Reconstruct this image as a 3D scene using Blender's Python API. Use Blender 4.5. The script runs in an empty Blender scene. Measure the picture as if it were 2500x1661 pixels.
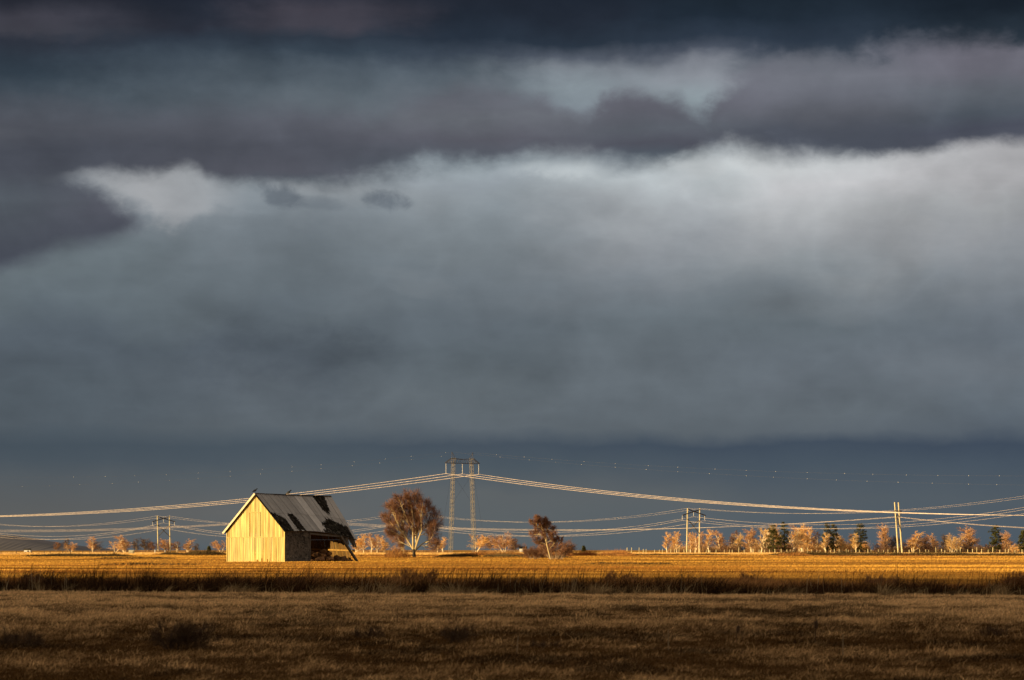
import bpy, math, random
import numpy as np
from mathutils import Vector
R = math.radians
S = bpy.context.scene
COL = S.collection

# ------------------------------------------------------------------ camera
F = 7089.0            # focal length in photograph pixels (2500 wide)
CAMH = 1.60
HOR = 1343.0          # photograph row of the horizon
def P3(px, py, D):    # a point of the photograph at distance D
    return Vector(((px - 1250.0) / F * D, D, CAMH + (HOR - py) / F * D))
cam = bpy.data.cameras.new('camera')
cam.sensor_width = 36.0
cam.lens = 36.0 * F / 2500.0
cam.shift_y = (HOR - 830.5) / 2500.0
cam.clip_start = 0.5
cam.clip_end = 40000.0
cam.dof.use_dof = True
cam.dof.focus_distance = 420.0
cam.dof.aperture_fstop = 4.2
camo = bpy.data.objects.new('camera', cam)
COL.objects.link(camo)
camo.location = (0, 0, CAMH)
camo.rotation_euler = (R(90), 0, 0)
S.camera = camo
S.view_settings.view_transform = 'Standard'
S.view_settings.look = 'None'
S.view_settings.gamma = 1.0
S.view_settings.exposure = 1.0
EXPO = 2.0
S.cycles.max_bounces = 6
S.cycles.diffuse_bounces = 3
S.cycles.transparent_max_bounces = 8

SUN_A, SUN_E = R(21.0), R(7.0)      # sun to the left and a little behind the camera, low
SUNDIR = Vector((-math.cos(SUN_E)*math.cos(SUN_A), -math.cos(SUN_E)*math.sin(SUN_A), math.sin(SUN_E)))

# ------------------------------------------------------------------ world: storm cloud sky
def lin(c):
    c = c / 255.0
    return c / 12.92 if c <= 0.04045 else ((c + 0.055) / 1.055) ** 2.4
def rgb(r, g, b, k=1.0):
    return (lin(r) * k, lin(g) * k, lin(b) * k, 1.0)

world = bpy.data.worlds.new('World')
S.world = world
world.use_nodes = True
NT = world.node_tree
NT.nodes.clear()

class E:                                   # small expression builder over shader math nodes
    nt = NT
    def __init__(s, sock): s.s = sock
    @staticmethod
    def m(op, *a, clamp=False):
        n = E.nt.nodes.new('ShaderNodeMath'); n.operation = op; n.use_clamp = clamp
        for i, v in enumerate(a):
            if isinstance(v, E): E.nt.links.new(v.s, n.inputs[i])
            else: n.inputs[i].default_value = v
        return E(n.outputs[0])
    def __add__(s, o): return E.m('ADD', s, o)
    __radd__ = __add__
    def __sub__(s, o): return E.m('SUBTRACT', s, o)
    def __rsub__(s, o): return E.m('SUBTRACT', o, s)
    def __mul__(s, o): return E.m('MULTIPLY', s, o)
    __rmul__ = __mul__
    def __truediv__(s, o): return E.m('DIVIDE', s, o)
def clamp01(x): return E.m('ADD', x, 0.0, clamp=True)
def sstep(x, a, b):                        # smoothstep of x from a to b (a may exceed b)
    n = E.nt.nodes.new('ShaderNodeMapRange'); n.interpolation_type = 'SMOOTHSTEP'
    if a > b:
        n.inputs['To Min'].default_value = 1.0; n.inputs['To Max'].default_value = 0.0; a, b = b, a
    E.nt.links.new(x.s, n.inputs['Value'])
    n.inputs['From Min'].default_value = a; n.inputs['From Max'].default_value = b
    return E(n.outputs['Result'])
def combine(x, y, z=0.0):
    n = E.nt.nodes.new('ShaderNodeCombineXYZ')
    for i, v in enumerate((x, y, z)):
        if isinstance(v, E): E.nt.links.new(v.s, n.inputs[i])
        else: n.inputs[i].default_value = v
    return n.outputs[0]
def noise(vec, scale, detail=5.0, rough=0.55, dist=0.0):      # centred on 0
    n = E.nt.nodes.new('ShaderNodeTexNoise')
    E.nt.links.new(vec, n.inputs['Vector'])
    n.inputs['Scale'].default_value = scale; n.inputs['Detail'].default_value = detail
    n.inputs['Roughness'].default_value = rough; n.inputs['Distortion'].default_value = dist
    return E(n.outputs['Fac']) - 0.5
def curve(x, pts, lo, hi, ylo=0.0, yhi=1.0):                       # piecewise curve through pts
    n = E.nt.nodes.new('ShaderNodeFloatCurve')
    c = n.mapping.curves[0]
    q = [((a - lo) / (hi - lo), (b - ylo) / (yhi - ylo)) for a, b in pts]
    c.points[0].location = q[0]; c.points[1].location = q[-1]
    for a in q[1:-1]: c.points.new(*a)
    for p in c.points: p.handle_type = 'AUTO_CLAMPED'
    n.mapping.update()
    f = E.m('DIVIDE', x - lo, hi - lo, clamp=True)
    E.nt.links.new(f.s, n.inputs['Value'])
    return E(n.outputs[0]) * (yhi - ylo) + ylo
def ramp(x, stops, lo, hi):
    n = E.nt.nodes.new('ShaderNodeValToRGB'); cr = n.color_ramp; cr.interpolation = 'B_SPLINE'
    st = [((a - lo) / (hi - lo), c) for a, c in stops]
    cr.interpolation = 'EASE' if len(st) < 3 else 'LINEAR'
    while len(cr.elements) > 1: cr.elements.remove(cr.elements[-1])
    cr.elements[0].position = st[0][0]; cr.elements[0].color = rgb(*st[0][1])
    for a, c in st[1:]:
        e = cr.elements.new(a); e.color = rgb(*c)
    f = E.m('DIVIDE', x - lo, hi - lo, clamp=True)
    E.nt.links.new(f.s, n.inputs['Fac'])
    return n.outputs['Color']
def mix(a, b, f, mode='MIX'):
    n = E.nt.nodes.new('ShaderNodeMix'); n.data_type = 'RGBA'; n.blend_type = mode
    for k, v in (('A', a), ('B', b)):
        i = [q for q in n.inputs if q.name == k and q.type == 'RGBA'][0]
        if isinstance(v, tuple): i.default_value = v
        else: E.nt.links.new(v, i)
    if isinstance(f, E): E.nt.links.new(f.s, n.inputs['Factor'])
    else: n.inputs['Factor'].default_value = f
    return [o for o in n.outputs if o.type == 'RGBA'][0]
def field(Pv, Qv, cols, lo, hi):           # columns of colour stops, blended across
    out = ramp(Qv, cols[0][1], lo, hi)
    for (p0, _), (p1, st) in zip(cols, cols[1:]):
        out = mix(out, ramp(Qv, st, lo, hi), sstep(Pv, p0, p1))
    return out

tc = NT.nodes.new('ShaderNodeTexCoord')
sep = NT.nodes.new('ShaderNodeSeparateXYZ')
NT.links.new(tc.outputs['Generated'], sep.inputs[0])
X, Y, Z = (E(sep.outputs[i]) for i in range(3))
AZ = E.m('ARCTAN2', X, Y)
EL = E.m('ARCSINE', Z)
P0 = AZ * (F / 1000.0) + 1.25             # azimuth and elevation in thousandths of a radian-ish unit
Q0 = 1.340 - EL * (F / 1000.0)
v0 = combine(P0, Q0 * 2.2, 0.0)
w1 = noise(v0, 2.2, 6.0, 0.6); w2 = noise(combine(P0 + 7.3, Q0 * 2.2, 3.1), 2.2, 6.0, 0.6)
w3 = noise(combine(P0, Q0 * 1.35, 9.0), 7.5, 5.0, 0.55, 0.2)
w6 = noise(combine(P0, Q0 * 1.25, 12.0), 2.4, 3.0, 0.45, 0.3)
w8 = noise(combine(P0, Q0 * 1.5, 21.0), 17.0, 5.0, 0.62, 0.35)
w7 = noise(combine(P0, Q0 * 1.3, 15.0), 5.5, 4.0, 0.5, 0.2)
w4 = noise(combine(P0, Q0 * 1.7, 5.0), 3.2, 4.0, 0.5, 0.4)
w5 = noise(combine(P0 * 0.6, Q0 * 3.0, 2.0), 4.0, 5.0, 0.6, 0.3)
Pd = P0 + w4 * 0.10 + w3 * 0.09
Pw = P0 + w1 * 0.45
Qw = Q0 + w2 * 0.1
wisp = sstep(noise(combine(P0, Q0, 1.0), 2.3, 2.0), -0.08, 0.12)
Qd = Q0 + w2 * 0.020 + w7 * 0.020 + w3 * (wisp * 0.045 + 0.012)

# far field of the sky below the cloud bank
BASE = [
 (0.15, [(.40,(150,155,160)),(.50,(128,138,146)),(.60,(103,115,122)),(.68,(101,113,120)),(.76,(95,107,115)),(.85,(83,94,104)),(.95,(82,93,102)),(1.03,(82,93,102)),(1.085,(70,83,94)),(1.12,(74,86,96)),(1.17,(84,92,98)),(1.24,(92,95,96)),(1.30,(98,98,95)),(1.335,(86,95,101))]),
 (0.65, [(.42,(150,158,164)),(.46,(152,158,163)),(.52,(125,135,143)),(.57,(112,122,130)),(.65,(104,115,123)),(.74,(98,109,117)),(.85,(88,99,109)),(.95,(90,100,109)),(1.03,(92,102,110)),(1.085,(73,86,97)),(1.12,(76,88,98)),(1.18,(88,96,101)),(1.25,(99,101,101)),(1.335,(88,98,104))]),
 (1.15, [(.38,(154,166,173)),(.43,(148,158,166)),(.48,(140,150,157)),(.55,(124,134,141)),(.62,(116,126,133)),(.70,(109,119,127)),(.78,(97,108,117)),(.88,(92,103,111)),(.98,(96,106,113)),(1.04,(94,104,112)),(1.085,(70,83,96)),(1.13,(76,89,99)),(1.20,(94,100,103)),(1.335,(92,100,103))]),
 (1.60, [(.38,(188,198,202)),(.43,(184,193,197)),(.50,(165,171,176)),(.56,(146,152,158)),(.63,(132,139,146)),(.70,(114,123,131)),(.78,(102,113,121)),(.88,(98,108,116)),(.98,(97,107,115)),(1.04,(93,103,111)),(1.085,(66,80,95)),(1.13,(74,87,99)),(1.22,(92,99,103)),(1.335,(88,98,104))]),
 (1.95, [(.37,(196,202,204)),(.45,(196,197,200)),(.52,(178,181,184)),(.58,(160,164,168)),(.65,(140,147,152)),(.72,(118,127,134)),(.80,(100,111,119)),(.90,(99,109,118)),(1.0,(97,107,115)),(1.05,(92,102,111)),(1.085,(65,79,95)),(1.14,(72,86,99)),(1.22,(84,94,102)),(1.335,(80,93,103))]),
 (2.45, [(.35,(176,176,179)),(.45,(168,168,171)),(.53,(158,161,164)),(.60,(144,148,153)),(.68,(126,133,140)),(.76,(109,118,127)),(.84,(101,111,121)),(.92,(104,113,122)),(1.0,(96,107,117)),(1.05,(86,97,108)),(1.085,(63,77,94)),(1.14,(72,86,100)),(1.22,(82,93,102)),(1.335,(76,90,102))]),
]
base = field(Pw, Q0 + (w2 * 0.14 + w4 * 0.12) * sstep(Q0, 1.09, 0.95) + w4 * 0.06 + w8 * 0.016 + w3 * 0.02 * sstep(Q0, 1.2, 1.0), BASE, 0.3, 1.4)

# upper gap and dark top
UP = [
 (0.05, [(0.0,(30,33,45)),(.03,(42,45,56)),(.07,(64,64,75)),(.105,(62,63,73)),(.125,(44,50,62)),(.16,(44,55,67)),(.20,(46,59,71)),(.25,(56,68,79)),(.30,(72,78,88))]),
 (0.45, [(0.0,(27,33,45)),(.05,(35,41,53)),(.09,(40,45,57)),(.12,(44,54,67)),(.15,(56,68,80)),(.20,(68,80,91)),(.25,(78,90,100)),(.30,(88,96,106))]),
 (0.78, [(0.0,(42,46,58)),(.04,(64,62,73)),(.08,(64,63,74)),(.11,(44,54,67)),(.14,(50,63,76)),(.18,(74,86,97)),(.22,(84,96,106)),(.26,(94,105,114)),(.30,(94,105,114))]),
 (1.12, [(0.0,(32,38,50)),(.05,(30,38,50)),(.11,(36,47,61)),(.15,(56,67,81)),(.19,(84,96,107)),(.23,(98,109,119)),(.27,(100,110,120)),(.30,(98,108,118))]),
 (1.45, [(0.0,(28,36,48)),(.06,(34,42,55)),(.115,(40,52,66)),(.15,(78,86,99)),(.18,(112,120,129)),(.22,(126,138,146)),(.26,(122,134,143)),(.30,(118,130,140))]),
 (1.74, [(0.0,(27,38,49)),(.06,(30,42,55)),(.11,(42,54,69)),(.14,(68,76,90)),(.17,(116,121,131)),(.21,(130,136,145)),(.26,(132,146,153)),(.30,(120,134,143))]),
 (1.95, [(0.0,(26,37,48)),(.06,(32,44,57)),(.11,(42,54,69)),(.15,(56,67,81)),(.20,(90,98,108)),(.30,(90,98,108))]),
 (2.45, [(0.0,(20,27,37)),(.05,(26,36,47)),(.10,(38,50,62)),(.14,(48,60,72)),(.30,(80,86,98))]),
]
up = field(P0 + w1 * 0.5 + w3 * 0.15, Q0 + w2 * 0.07 + w3 * 0.05, UP, 0.0, 0.3)
up = mix(up, (1.10, 1.10, 1.10, 1), 1.0, 'MULTIPLY')

# the dark bank across the middle
TOP = [(0,.26),(.2,.275),(.4,.265),(.5,.25),(.7,.262),(.85,.268),(1.0,.24),(1.1,.228),(1.2,.228),(1.27,.238),(1.33,.25),(1.39,.272),(1.43,.270),(1.48,.242),(1.53,.232),(1.58,.246),(1.62,.252),(1.68,.262),(1.72,.284),(1.76,.258),(1.80,.215),(1.84,.175),(1.89,.145),(1.95,.142),(2.05,.152),(2.12,.14),(2.2,.116),(2.3,.108),(2.38,.116),(2.5,.124)]
BOT = [(0,.455),(.1,.455),(.2,.438),(.3,.432),(.38,.428),(.44,.412),(.47,.416),(.50,.434),(.6,.446),(.7,.449),(.8,.446),(.9,.434),(1.0,.414),(1.06,.402),(1.12,.406),(1.25,.396),(1.35,.385),(1.43,.384),(1.48,.404),(1.54,.412),(1.6,.408),(1.66,.388),(1.75,.368),(1.85,.374),(2.0,.386),(2.12,.392),(2.22,.382),(2.3,.37),(2.4,.364),(2.5,.364)]
topc = curve(Pd, TOP, 0.0, 2.5, 0.0, 0.5)
botc = curve(Pd, BOT, 0.0, 2.5, 0.0, 0.5)
soft_t = curve(P0, [(0,.12),(.6,.08),(1.0,.06),(1.25,.045),(1.5,.040),(1.70,.042),(1.80,.07),(1.9,.05),(2.5,.035)], 0.0, 2.5, 0.0, 0.15)
mt = sstep((Qd - topc + w3 * 0.05 + w7 * 0.02 + w8 * sstep(P0, 0.9, 1.3) * 0.045) / soft_t, -0.8, 0.8)
softb = wisp * 0.022 + 0.021
Qb = Q0 + w7 * 0.016 + w3 * (wisp * 0.045 + 0.03)
mb = sstep((Qb - botc + w8 * 0.026) / softb, 1.1, -1.0)
BANK = [
 (0.1, [(.2,(56,68,79)),(.27,(70,76,86)),(.33,(77,80,90)),(.38,(69,73,84)),(.42,(70,74,85)),(.46,(74,79,89))]),
 (0.7, [(.2,(86,96,106)),(.25,(84,92,102)),(.30,(85,88,99)),(.36,(76,79,90)),(.42,(80,82,93)),(.45,(78,86,96))]),
 (1.2, [(.2,(98,104,114)),(.24,(96,98,109)),(.28,(98,102,111)),(.33,(86,87,98)),(.37,(79,84,95)),(.40,(78,88,99))]),
 (1.6, [(.22,(98,98,110)),(.27,(90,91,102)),(.32,(85,90,100)),(.36,(78,80,92)),(.40,(80,90,102))]),
 (2.0, [(.12,(84,89,101)),(.16,(97,101,112)),(.20,(105,108,119)),(.25,(98,101,112)),(.29,(86,89,99)),(.33,(74,79,91)),(.38,(71,77,90))]),
 (2.4, [(.10,(80,83,95)),(.15,(108,107,120)),(.20,(102,102,114)),(.25,(92,98,108)),(.30,(76,84,95)),(.34,(70,74,88)),(.38,(76,80,92))]),
]
bank = field(Pw, Q0 + w2 * 0.09 + w3 * 0.035, BANK, 0.1, 0.5)
bank = mix(bank, (1.10, 1.11, 1.10, 1), 1.0, 'MULTIPLY')

# bright opening and the low cloud at the left
patch_hi = curve(Pd, [(0,.40),(.17,.435),(.25,.478),(.33,.515),(.37,.535),(.45,.532),(.52,.522),(.6,.518),(.7,.49),(.8,.44),(2.5,.40)], 0.0, 2.5, 0.0, 0.6)
pm = sstep(Qd - patch_hi + w3 * 0.10 + w7 * 0.06 + w8 * 0.06, 0.034, -0.034) * sstep(Pd + w7 * 0.5 + w3 * 0.3, 0.76, 0.40)
sky = mix(base, ramp(P0, [(.2,(150,155,160)),(.36,(160,163,167)),(.5,(157,162,167)),(.62,(134,145,153)),(.75,(126,137,146))], 0.0, 1.0), pm)
low_t = curve(Pd, [(0,.40),(.16,.435),(.25,.484),(.33,.525),(.37,.545),(.44,.56),(2.5,.56)], 0.0, 2.5, 0.0, 0.7)
low_b = curve(Pd, [(0,.668),(.08,.643),(.16,.615),(.24,.598),(.31,.57),(.36,.55),(.40,.535),(.44,.53),(2.5,.5)], 0.0, 2.5, 0.0, 0.7)
lm = sstep(Qd - low_t + w3 * 0.10 + w7 * 0.05 + w8 * 0.05, -0.036, 0.034) * sstep(Qd - low_b + w7 * 0.03, 0.036, -0.03) * sstep(Pd + w3 * 0.3, 0.50, 0.24)
lowc = field(Pw, Qd, [(0.0, [(.42,(72,77,88)),(.50,(82,90,99)),(.56,(76,82,92)),(.66,(71,76,89))]),
                      (0.32, [(.42,(76,80,92)),(.50,(84,86,98)),(.56,(76,80,92)),(.66,(76,82,94))])], 0.3, 0.7)
sky = mix(sky, lowc, lm)
def puff(cx, cy, rx, ry, tilt=0.0, nz=2.2):
    dx = (P0 - cx) / rx
    dy = (Q0 + w3 * 0.02 - cy - (P0 - cx) * tilt) / ry
    return sstep(dx * dx + dy * dy + w3 * nz * 1.3 + w7 * nz * 1.3 + w8 * nz * 1.6, 1.7, -0.5)
sky = mix(sky, rgb(98,108,119), puff(.69,.482,.050,.026,.30) * 0.75)
sky = mix(sky, rgb(104,114,124), puff(.78,.50,.07,.016,.1) * 0.45)
sky = mix(sky, rgb(99,109,120), puff(.945,.492,.055,.022,.10) * 0.85)
sky = mix(sky, rgb(118,127,134), puff(1.0,.69,.10,.03,.20) * 0.45)
sky = mix(sky, rgb(120,129,137), puff(1.31,.65,.13,.024,.25) * 0.5)
sky = mix(sky, rgb(82,92,103), puff(.66,.87,.22,.09,.0) * 0.5)
sky = mix(sky, rgb(84,95,105), puff(.10,.86,.16,.05,.0) * 0.4)
sky = mix(sky, rgb(103,112,121), puff(1.92,.925,.09,.05,.0) * 0.35)
sky = mix(sky, rgb(106,115,124), puff(2.28,.90,.12,.05,.1) * 0.45)
sky = mix(sky, rgb(204,212,214), puff(1.36,.418,.12,.024,.0) * 0.45)
sky = mix(sky, rgb(208,212,213), puff(1.75,.405,.20,.03,.0) * 0.35)
upm = sstep(Qd, 0.31, 0.30)
sky = mix(sky, up, sstep(Qd - topc, 0.085, 0.06))
sky = mix(sky, bank, mt * mb)
# fine billows
ab6 = E.m('ABSOLUTE', w6); ab7 = E.m('ABSOLUTE', w7)
bill = (w4 * 0.34 + w5 * 0.24 + w3 * 0.14 + (0.07 - ab6) * 0.9 + (0.06 - ab7) * 0.45 + w8 * 0.09) * (sstep(Q0, 1.09, 0.99) * 0.88 + 0.12) + 0.975
grey = combine(bill, bill, bill)
sky = mix(sky, grey, 1.0, 'MULTIPLY')
lum = NT.nodes.new('ShaderNodeRGBToBW'); NT.links.new(sky, lum.inputs[0])
lv = E(lum.outputs[0])
sky = mix(sky, combine(lv * 1.0, lv * 1.0, lv * 1.0), 0.12)

# rest of the dome: Nishita evening sky behind thin overcast
nish = NT.nodes.new('ShaderNodeTexSky')
nish.sky_type = 'NISHITA'; nish.sun_disc = False
nish.sun_elevation = SUN_E
nish.sun_rotation = math.atan2(SUNDIR.x, SUNDIR.y)
bgN = NT.nodes.new('ShaderNodeBackground'); bgN.inputs['Strength'].default_value = 0.06
NT.links.new(nish.outputs[0], bgN.inputs['Color'])
front = sstep(EL, 0.34, 0.20) * sstep(Y, 0.25, 0.6)
dome = mix(rgb(214, 203, 188), rgb(122, 120, 120), sstep(EL, 1.2, 0.3) * 0.6)
# overcast deck everywhere, the evening light shows under it behind the camera
gapm = sstep(Y, 0.1, -0.5) * sstep(EL, 0.42, 0.12)
bgC = NT.nodes.new('ShaderNodeBackground'); bgC.inputs['Strength'].default_value = 1.0 / EXPO
NT.links.new(mix(dome, sky, front), bgC.inputs['Color'])
ms = NT.nodes.new('ShaderNodeMixShader')
NT.links.new(gapm.s, ms.inputs[0]); NT.links.new(bgC.outputs[0], ms.inputs[1]); NT.links.new(bgN.outputs[0], ms.inputs[2])
wo = NT.nodes.new('ShaderNodeOutputWorld')
NT.links.new(ms.outputs[0], wo.inputs['Surface'])

# ------------------------------------------------------------------ sun
sl = bpy.data.lights.new('sun', 'SUN')
sl.energy = 5.0; sl.angle = R(0.53); sl.color = (1.0, 0.75, 0.375)
so = bpy.data.objects.new('sun', sl); COL.objects.link(so)
so.rotation_euler = SUNDIR.to_track_quat('Z', 'Y').to_euler()

# ------------------------------------------------------------------ helpers
rng = np.random.default_rng(7)
random.seed(7)
def tag(o, label=None, cat=None, group=None, kind=None):
    if label: o['label'] = label
    if cat: o['category'] = cat
    if group: o['group'] = group
    if kind: o['kind'] = kind
    return o
def empty(name, loc, label=None, cat=None, group=None):
    o = bpy.data.objects.new(name, None); o.empty_display_size = 0.3
    COL.objects.link(o); o.location = loc
    return tag(o, label, cat, group)
def link(name, me, mat=None, parent=None, loc=None):
    o = bpy.data.objects.new(name, me); COL.objects.link(o)
    if mat is not None: me.materials.append(mat)
    if parent is not None: o.parent = parent
    if loc is not None: o.location = loc
    return o

class MB:                                   # mesh builder: a vertex list and a face list, one mesh when built
    def __init__(s): s.v = []; s.f = []; s.c = []; s.usec = False
    def add(s, vs, fs, c=None):
        n = len(s.v); s.v += [tuple(p) for p in vs]; s.f += [tuple(i + n for i in f) for f in fs]
        s.c += [c if c is not None else (1, 1, 1)] * len(vs)
        if c is not None: s.usec = True
    def box(s, c, h, ax=None, col=None):    # centre, half sizes, axes
        ax = ax or (Vector((1,0,0)), Vector((0,1,0)), Vector((0,0,1)))
        c = Vector(c); vs = []
        for i in (-1, 1):
            for j in (-1, 1):
                for k in (-1, 1): vs.append(c + ax[0]*h[0]*i + ax[1]*h[1]*j + ax[2]*h[2]*k)
        s.add(vs, [(0,1,3,2),(4,6,7,5),(0,4,5,1),(2,3,7,6),(0,2,6,4),(1,5,7,3)], col)
    def bar(s, a, b, w, t, up=Vector((0,0,1)), col=None):     # squared timber or angle from a to b
        a, b = Vector(a), Vector(b); d = (b - a); L = d.length
        if L < 1e-6: return
        d.normalize(); x = d.cross(up)
        if x.length < 1e-3: x = d.cross(Vector((1,0,0)))
        x.normalize(); y = x.cross(d)
        s.box((a+b)/2, (L/2, w/2, t/2), (d, x, y), col)
    def tube(s, pts, radii, n=6, cap=True, col=None):
        pts = [Vector(p) for p in pts]; vs = []; fs = []
        for i, p in enumerate(pts):
            d = pts[min(i+1, len(pts)-1)] - pts[max(i-1, 0)]
            d.normalize()
            x = d.cross(Vector((0.13, 0.97, 0.2))); x.normalize(); y = x.cross(d)
            r = radii[i] if hasattr(radii, '__len__') else radii
            for k in range(n):
                a = 2*math.pi*k/n; vs.append(p + x*math.cos(a)*r + y*math.sin(a)*r)
        for i in range(len(pts)-1):
            for k in range(n):
                k2 = (k+1) % n
                fs.append((i*n+k, i*n+k2, (i+1)*n+k2, (i+1)*n+k))
        if cap: fs.append(tuple(range(n))[::-1]); fs.append(tuple((len(pts)-1)*n+k for k in range(n)))
        s.add(vs, fs, col)
    def slab(s, q, n, t, col=None):         # quad q[4] given thickness t along -n
        q = [Vector(p) for p in q]; n = Vector(n).normalized()
        vs = q + [p - n*t for p in q]
        s.add(vs, [(0,1,2,3),(7,6,5,4),(0,4,5,1),(1,5,6,2),(2,6,7,3),(3,7,4,0)], col)
    def mesh(s, name):
        me = bpy.data.meshes.new(name); me.from_pydata(s.v, [], s.f)
        if s.usec:
            a = me.color_attributes.new('Col', 'FLOAT_COLOR', 'POINT')
            c = np.ones((len(s.v), 4), np.float32); c[:, :3] = np.array(s.c, np.float32)
            a.data.foreach_set('color', c.ravel())
        me.update(); return me
    def build(s, name, mat=None, parent=None, loc=None):
        o = link(name, s.mesh(name), mat, parent, None)
        off = Vector(loc) if loc is not None else (parent.location if parent is not None else None)
        if parent is not None:              # vertices are in world coordinates; hang them under the thing
            par = parent.location if parent.type == 'EMPTY' else None
            if par is not None:
                o.data.transform(__import__('mathutils').Matrix.Translation(-par))
        return o

def npmesh(name, V, faces3=None, faces4=None, col=None):      # fast mesh from arrays
    me = bpy.data.meshes.new(name)
    me.vertices.add(len(V)); me.vertices.foreach_set('co', np.asarray(V, np.float32).ravel())
    n3 = 0 if faces3 is None else len(faces3); n4 = 0 if faces4 is None else len(faces4)
    idx = np.concatenate([a.ravel() for a in (faces4, faces3) if a is not None and len(a)])
    me.loops.add(len(idx)); me.loops.foreach_set('vertex_index', idx.astype(np.int32))
    start = np.concatenate([np.arange(n4)*4, n4*4 + np.arange(n3)*3]).astype(np.int32)
    me.polygons.add(n3 + n4); me.polygons.foreach_set('loop_start', start)
    me.update(calc_edges=True)
    if col is not None:
        a = me.color_attributes.new('Col', 'FLOAT_COLOR', 'POINT')
        c = np.ones((len(V), 4), np.float32); c[:, :3] = col
        a.data.foreach_set('color', c.ravel())
    return me

def vnoise(x, y, seed=0):
    xi = np.floor(x).astype(np.int64); yi = np.floor(y).astype(np.int64)
    fx = x - xi; fy = y - yi; fx = fx*fx*(3-2*fx); fy = fy*fy*(3-2*fy)
    def h(a, b):
        n = (a*374761393 + b*668265263 + seed*974711) & 0x7fffffff
        n = ((n ^ (n >> 13)) * 1274126177) & 0x7fffffff
        return ((n ^ (n >> 16)) & 0xffff) / 65535.0
    return (h(xi,yi)*(1-fx)+h(xi+1,yi)*fx)*(1-fy) + (h(xi,yi+1)*(1-fx)+h(xi+1,yi+1)*fx)*fy
def fbm(x, y, seed=0, o=4):
    t = 0; a = 1; s = 0
    for i in range(o):
        t = t + vnoise(x*2**i + i*17.3, y*2**i + i*9.1, seed+i)*a; s += a; a *= 0.55
    return t/s

# ------------------------------------------------------------------ materials
def mat(name, base, rough=0.85, var=0.0, scale=3.0, stretch=(1,1,1), spec=0.2, attr=False, dark=None, detail=4.0, bump=0.0, translucent=0.0, metal=0.0):
    m = bpy.data.materials.new(name); m.use_nodes = True; nt = m.node_tree
    b = nt.nodes['Principled BSDF']; b.inputs['Roughness'].default_value = rough
    b.inputs['Specular IOR Level'].default_value = spec; b.inputs['Metallic'].default_value = metal
    t = nt.nodes.new('ShaderNodeTexCoord'); mp = nt.nodes.new('ShaderNodeMapping'); mp.inputs['Scale'].default_value = stretch
    nt.links.new(t.outputs['Object'], mp.inputs[0])
    nz = nt.nodes.new('ShaderNodeTexNoise'); nz.inputs['Scale'].default_value = scale; nz.inputs['Detail'].default_value = detail
    nt.links.new(mp.outputs[0], nz.inputs[0])
    mx = nt.nodes.new('ShaderNodeMix'); mx.data_type = 'RGBA'
    A = [q for q in mx.inputs if q.name == 'A' and q.type == 'RGBA'][0]; B = [q for q in mx.inputs if q.name == 'B' and q.type == 'RGBA'][0]
    dk = dark or tuple(c*(1-var) for c in base)
    A.default_value = (*dk, 1); B.default_value = (*[min(1, c*(1+var*0.6)) for c in base], 1)
    mr = nt.nodes.new('ShaderNodeMapRange'); mr.inputs['From Min'].default_value = 0.32; mr.inputs['From Max'].default_value = 0.68
    nt.links.new(nz.outputs['Fac'], mr.inputs['Value']); nt.links.new(mr.outputs[0], mx.inputs['Factor'])
    out = [o for o in mx.outputs if o.type == 'RGBA'][0]
    if attr:
        at = nt.nodes.new('ShaderNodeAttribute'); at.attribute_name = 'Col'
        m2 = nt.nodes.new('ShaderNodeMix'); m2.data_type = 'RGBA'; m2.blend_type = 'MULTIPLY'; m2.inputs['Factor'].default_value = 1
        A2 = [q for q in m2.inputs if q.name == 'A' and q.type == 'RGBA'][0]; B2 = [q for q in m2.inputs if q.name == 'B' and q.type == 'RGBA'][0]
        nt.links.new(out, A2); nt.links.new(at.outputs['Color'], B2)
        out = [o for o in m2.outputs if o.type == 'RGBA'][0]
    nt.links.new(out, b.inputs['Base Color'])
    if bump:
        bp = nt.nodes.new('ShaderNodeBump'); bp.inputs['Strength'].default_value = bump; bp.inputs['Distance'].default_value = 0.02
        nt.links.new(nz.outputs['Fac'], bp.inputs['Height']); nt.links.new(bp.outputs[0], b.inputs['Normal'])
    if translucent:
        tr = nt.nodes.new('ShaderNodeBsdfTranslucent'); nt.links.new(out, tr.inputs['Color'])
        ms = nt.nodes.new('ShaderNodeMixShader'); ms.inputs[0].default_value = translucent
        nt.links.new(b.outputs[0], ms.inputs[1]); nt.links.new(tr.outputs[0], ms.inputs[2])
        nt.links.new(ms.outputs[0], nt.nodes['Material Output'].inputs['Surface'])
    return m
M = {}
M['grass'] = mat('dry_grass', (1,1,1), 0.9, 0.08, 0.5, attr=True, spec=0.05, translucent=0.3)
M['ground'] = mat('field_soil', (1,1,1), 0.95, 0.25, 0.5, (1,2.5,1), spec=0.0, detail=8, attr=True)
M['board'] = mat('weathered_board', (0.50,0.40,0.155), 0.8, 0.36, 1.6, (3.0,3.0,0.22), attr=True, bump=0.25)
M['board_dark'] = mat('dark_board', (0.10,0.08,0.06), 0.9, 0.4, 3.0, (2,2,0.4), attr=True)
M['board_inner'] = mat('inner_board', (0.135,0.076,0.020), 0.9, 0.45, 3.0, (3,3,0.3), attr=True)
M['shingle'] = mat('wall_shingle', (0.085,0.072,0.060), 0.9, 0.45, 1.3, attr=True)
M['roof_shingle'] = mat('rotten_roof_shingle', (0.014,0.012,0.010), 1.0, 0.5, 3.0, attr=True, spec=0.0)
M['tin'] = mat('weathered_tin', (0.25,0.23,0.215), 0.75, 0.10, 1.2, attr=True, spec=0.25)
M['tin_edge'] = mat('pale_barge_board', (0.62,0.52,0.36), 0.8, 0.2, 3.0)
M['timber'] = mat('grey_timber', (0.095,0.08,0.065), 0.85, 0.35, 4.0)
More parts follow.
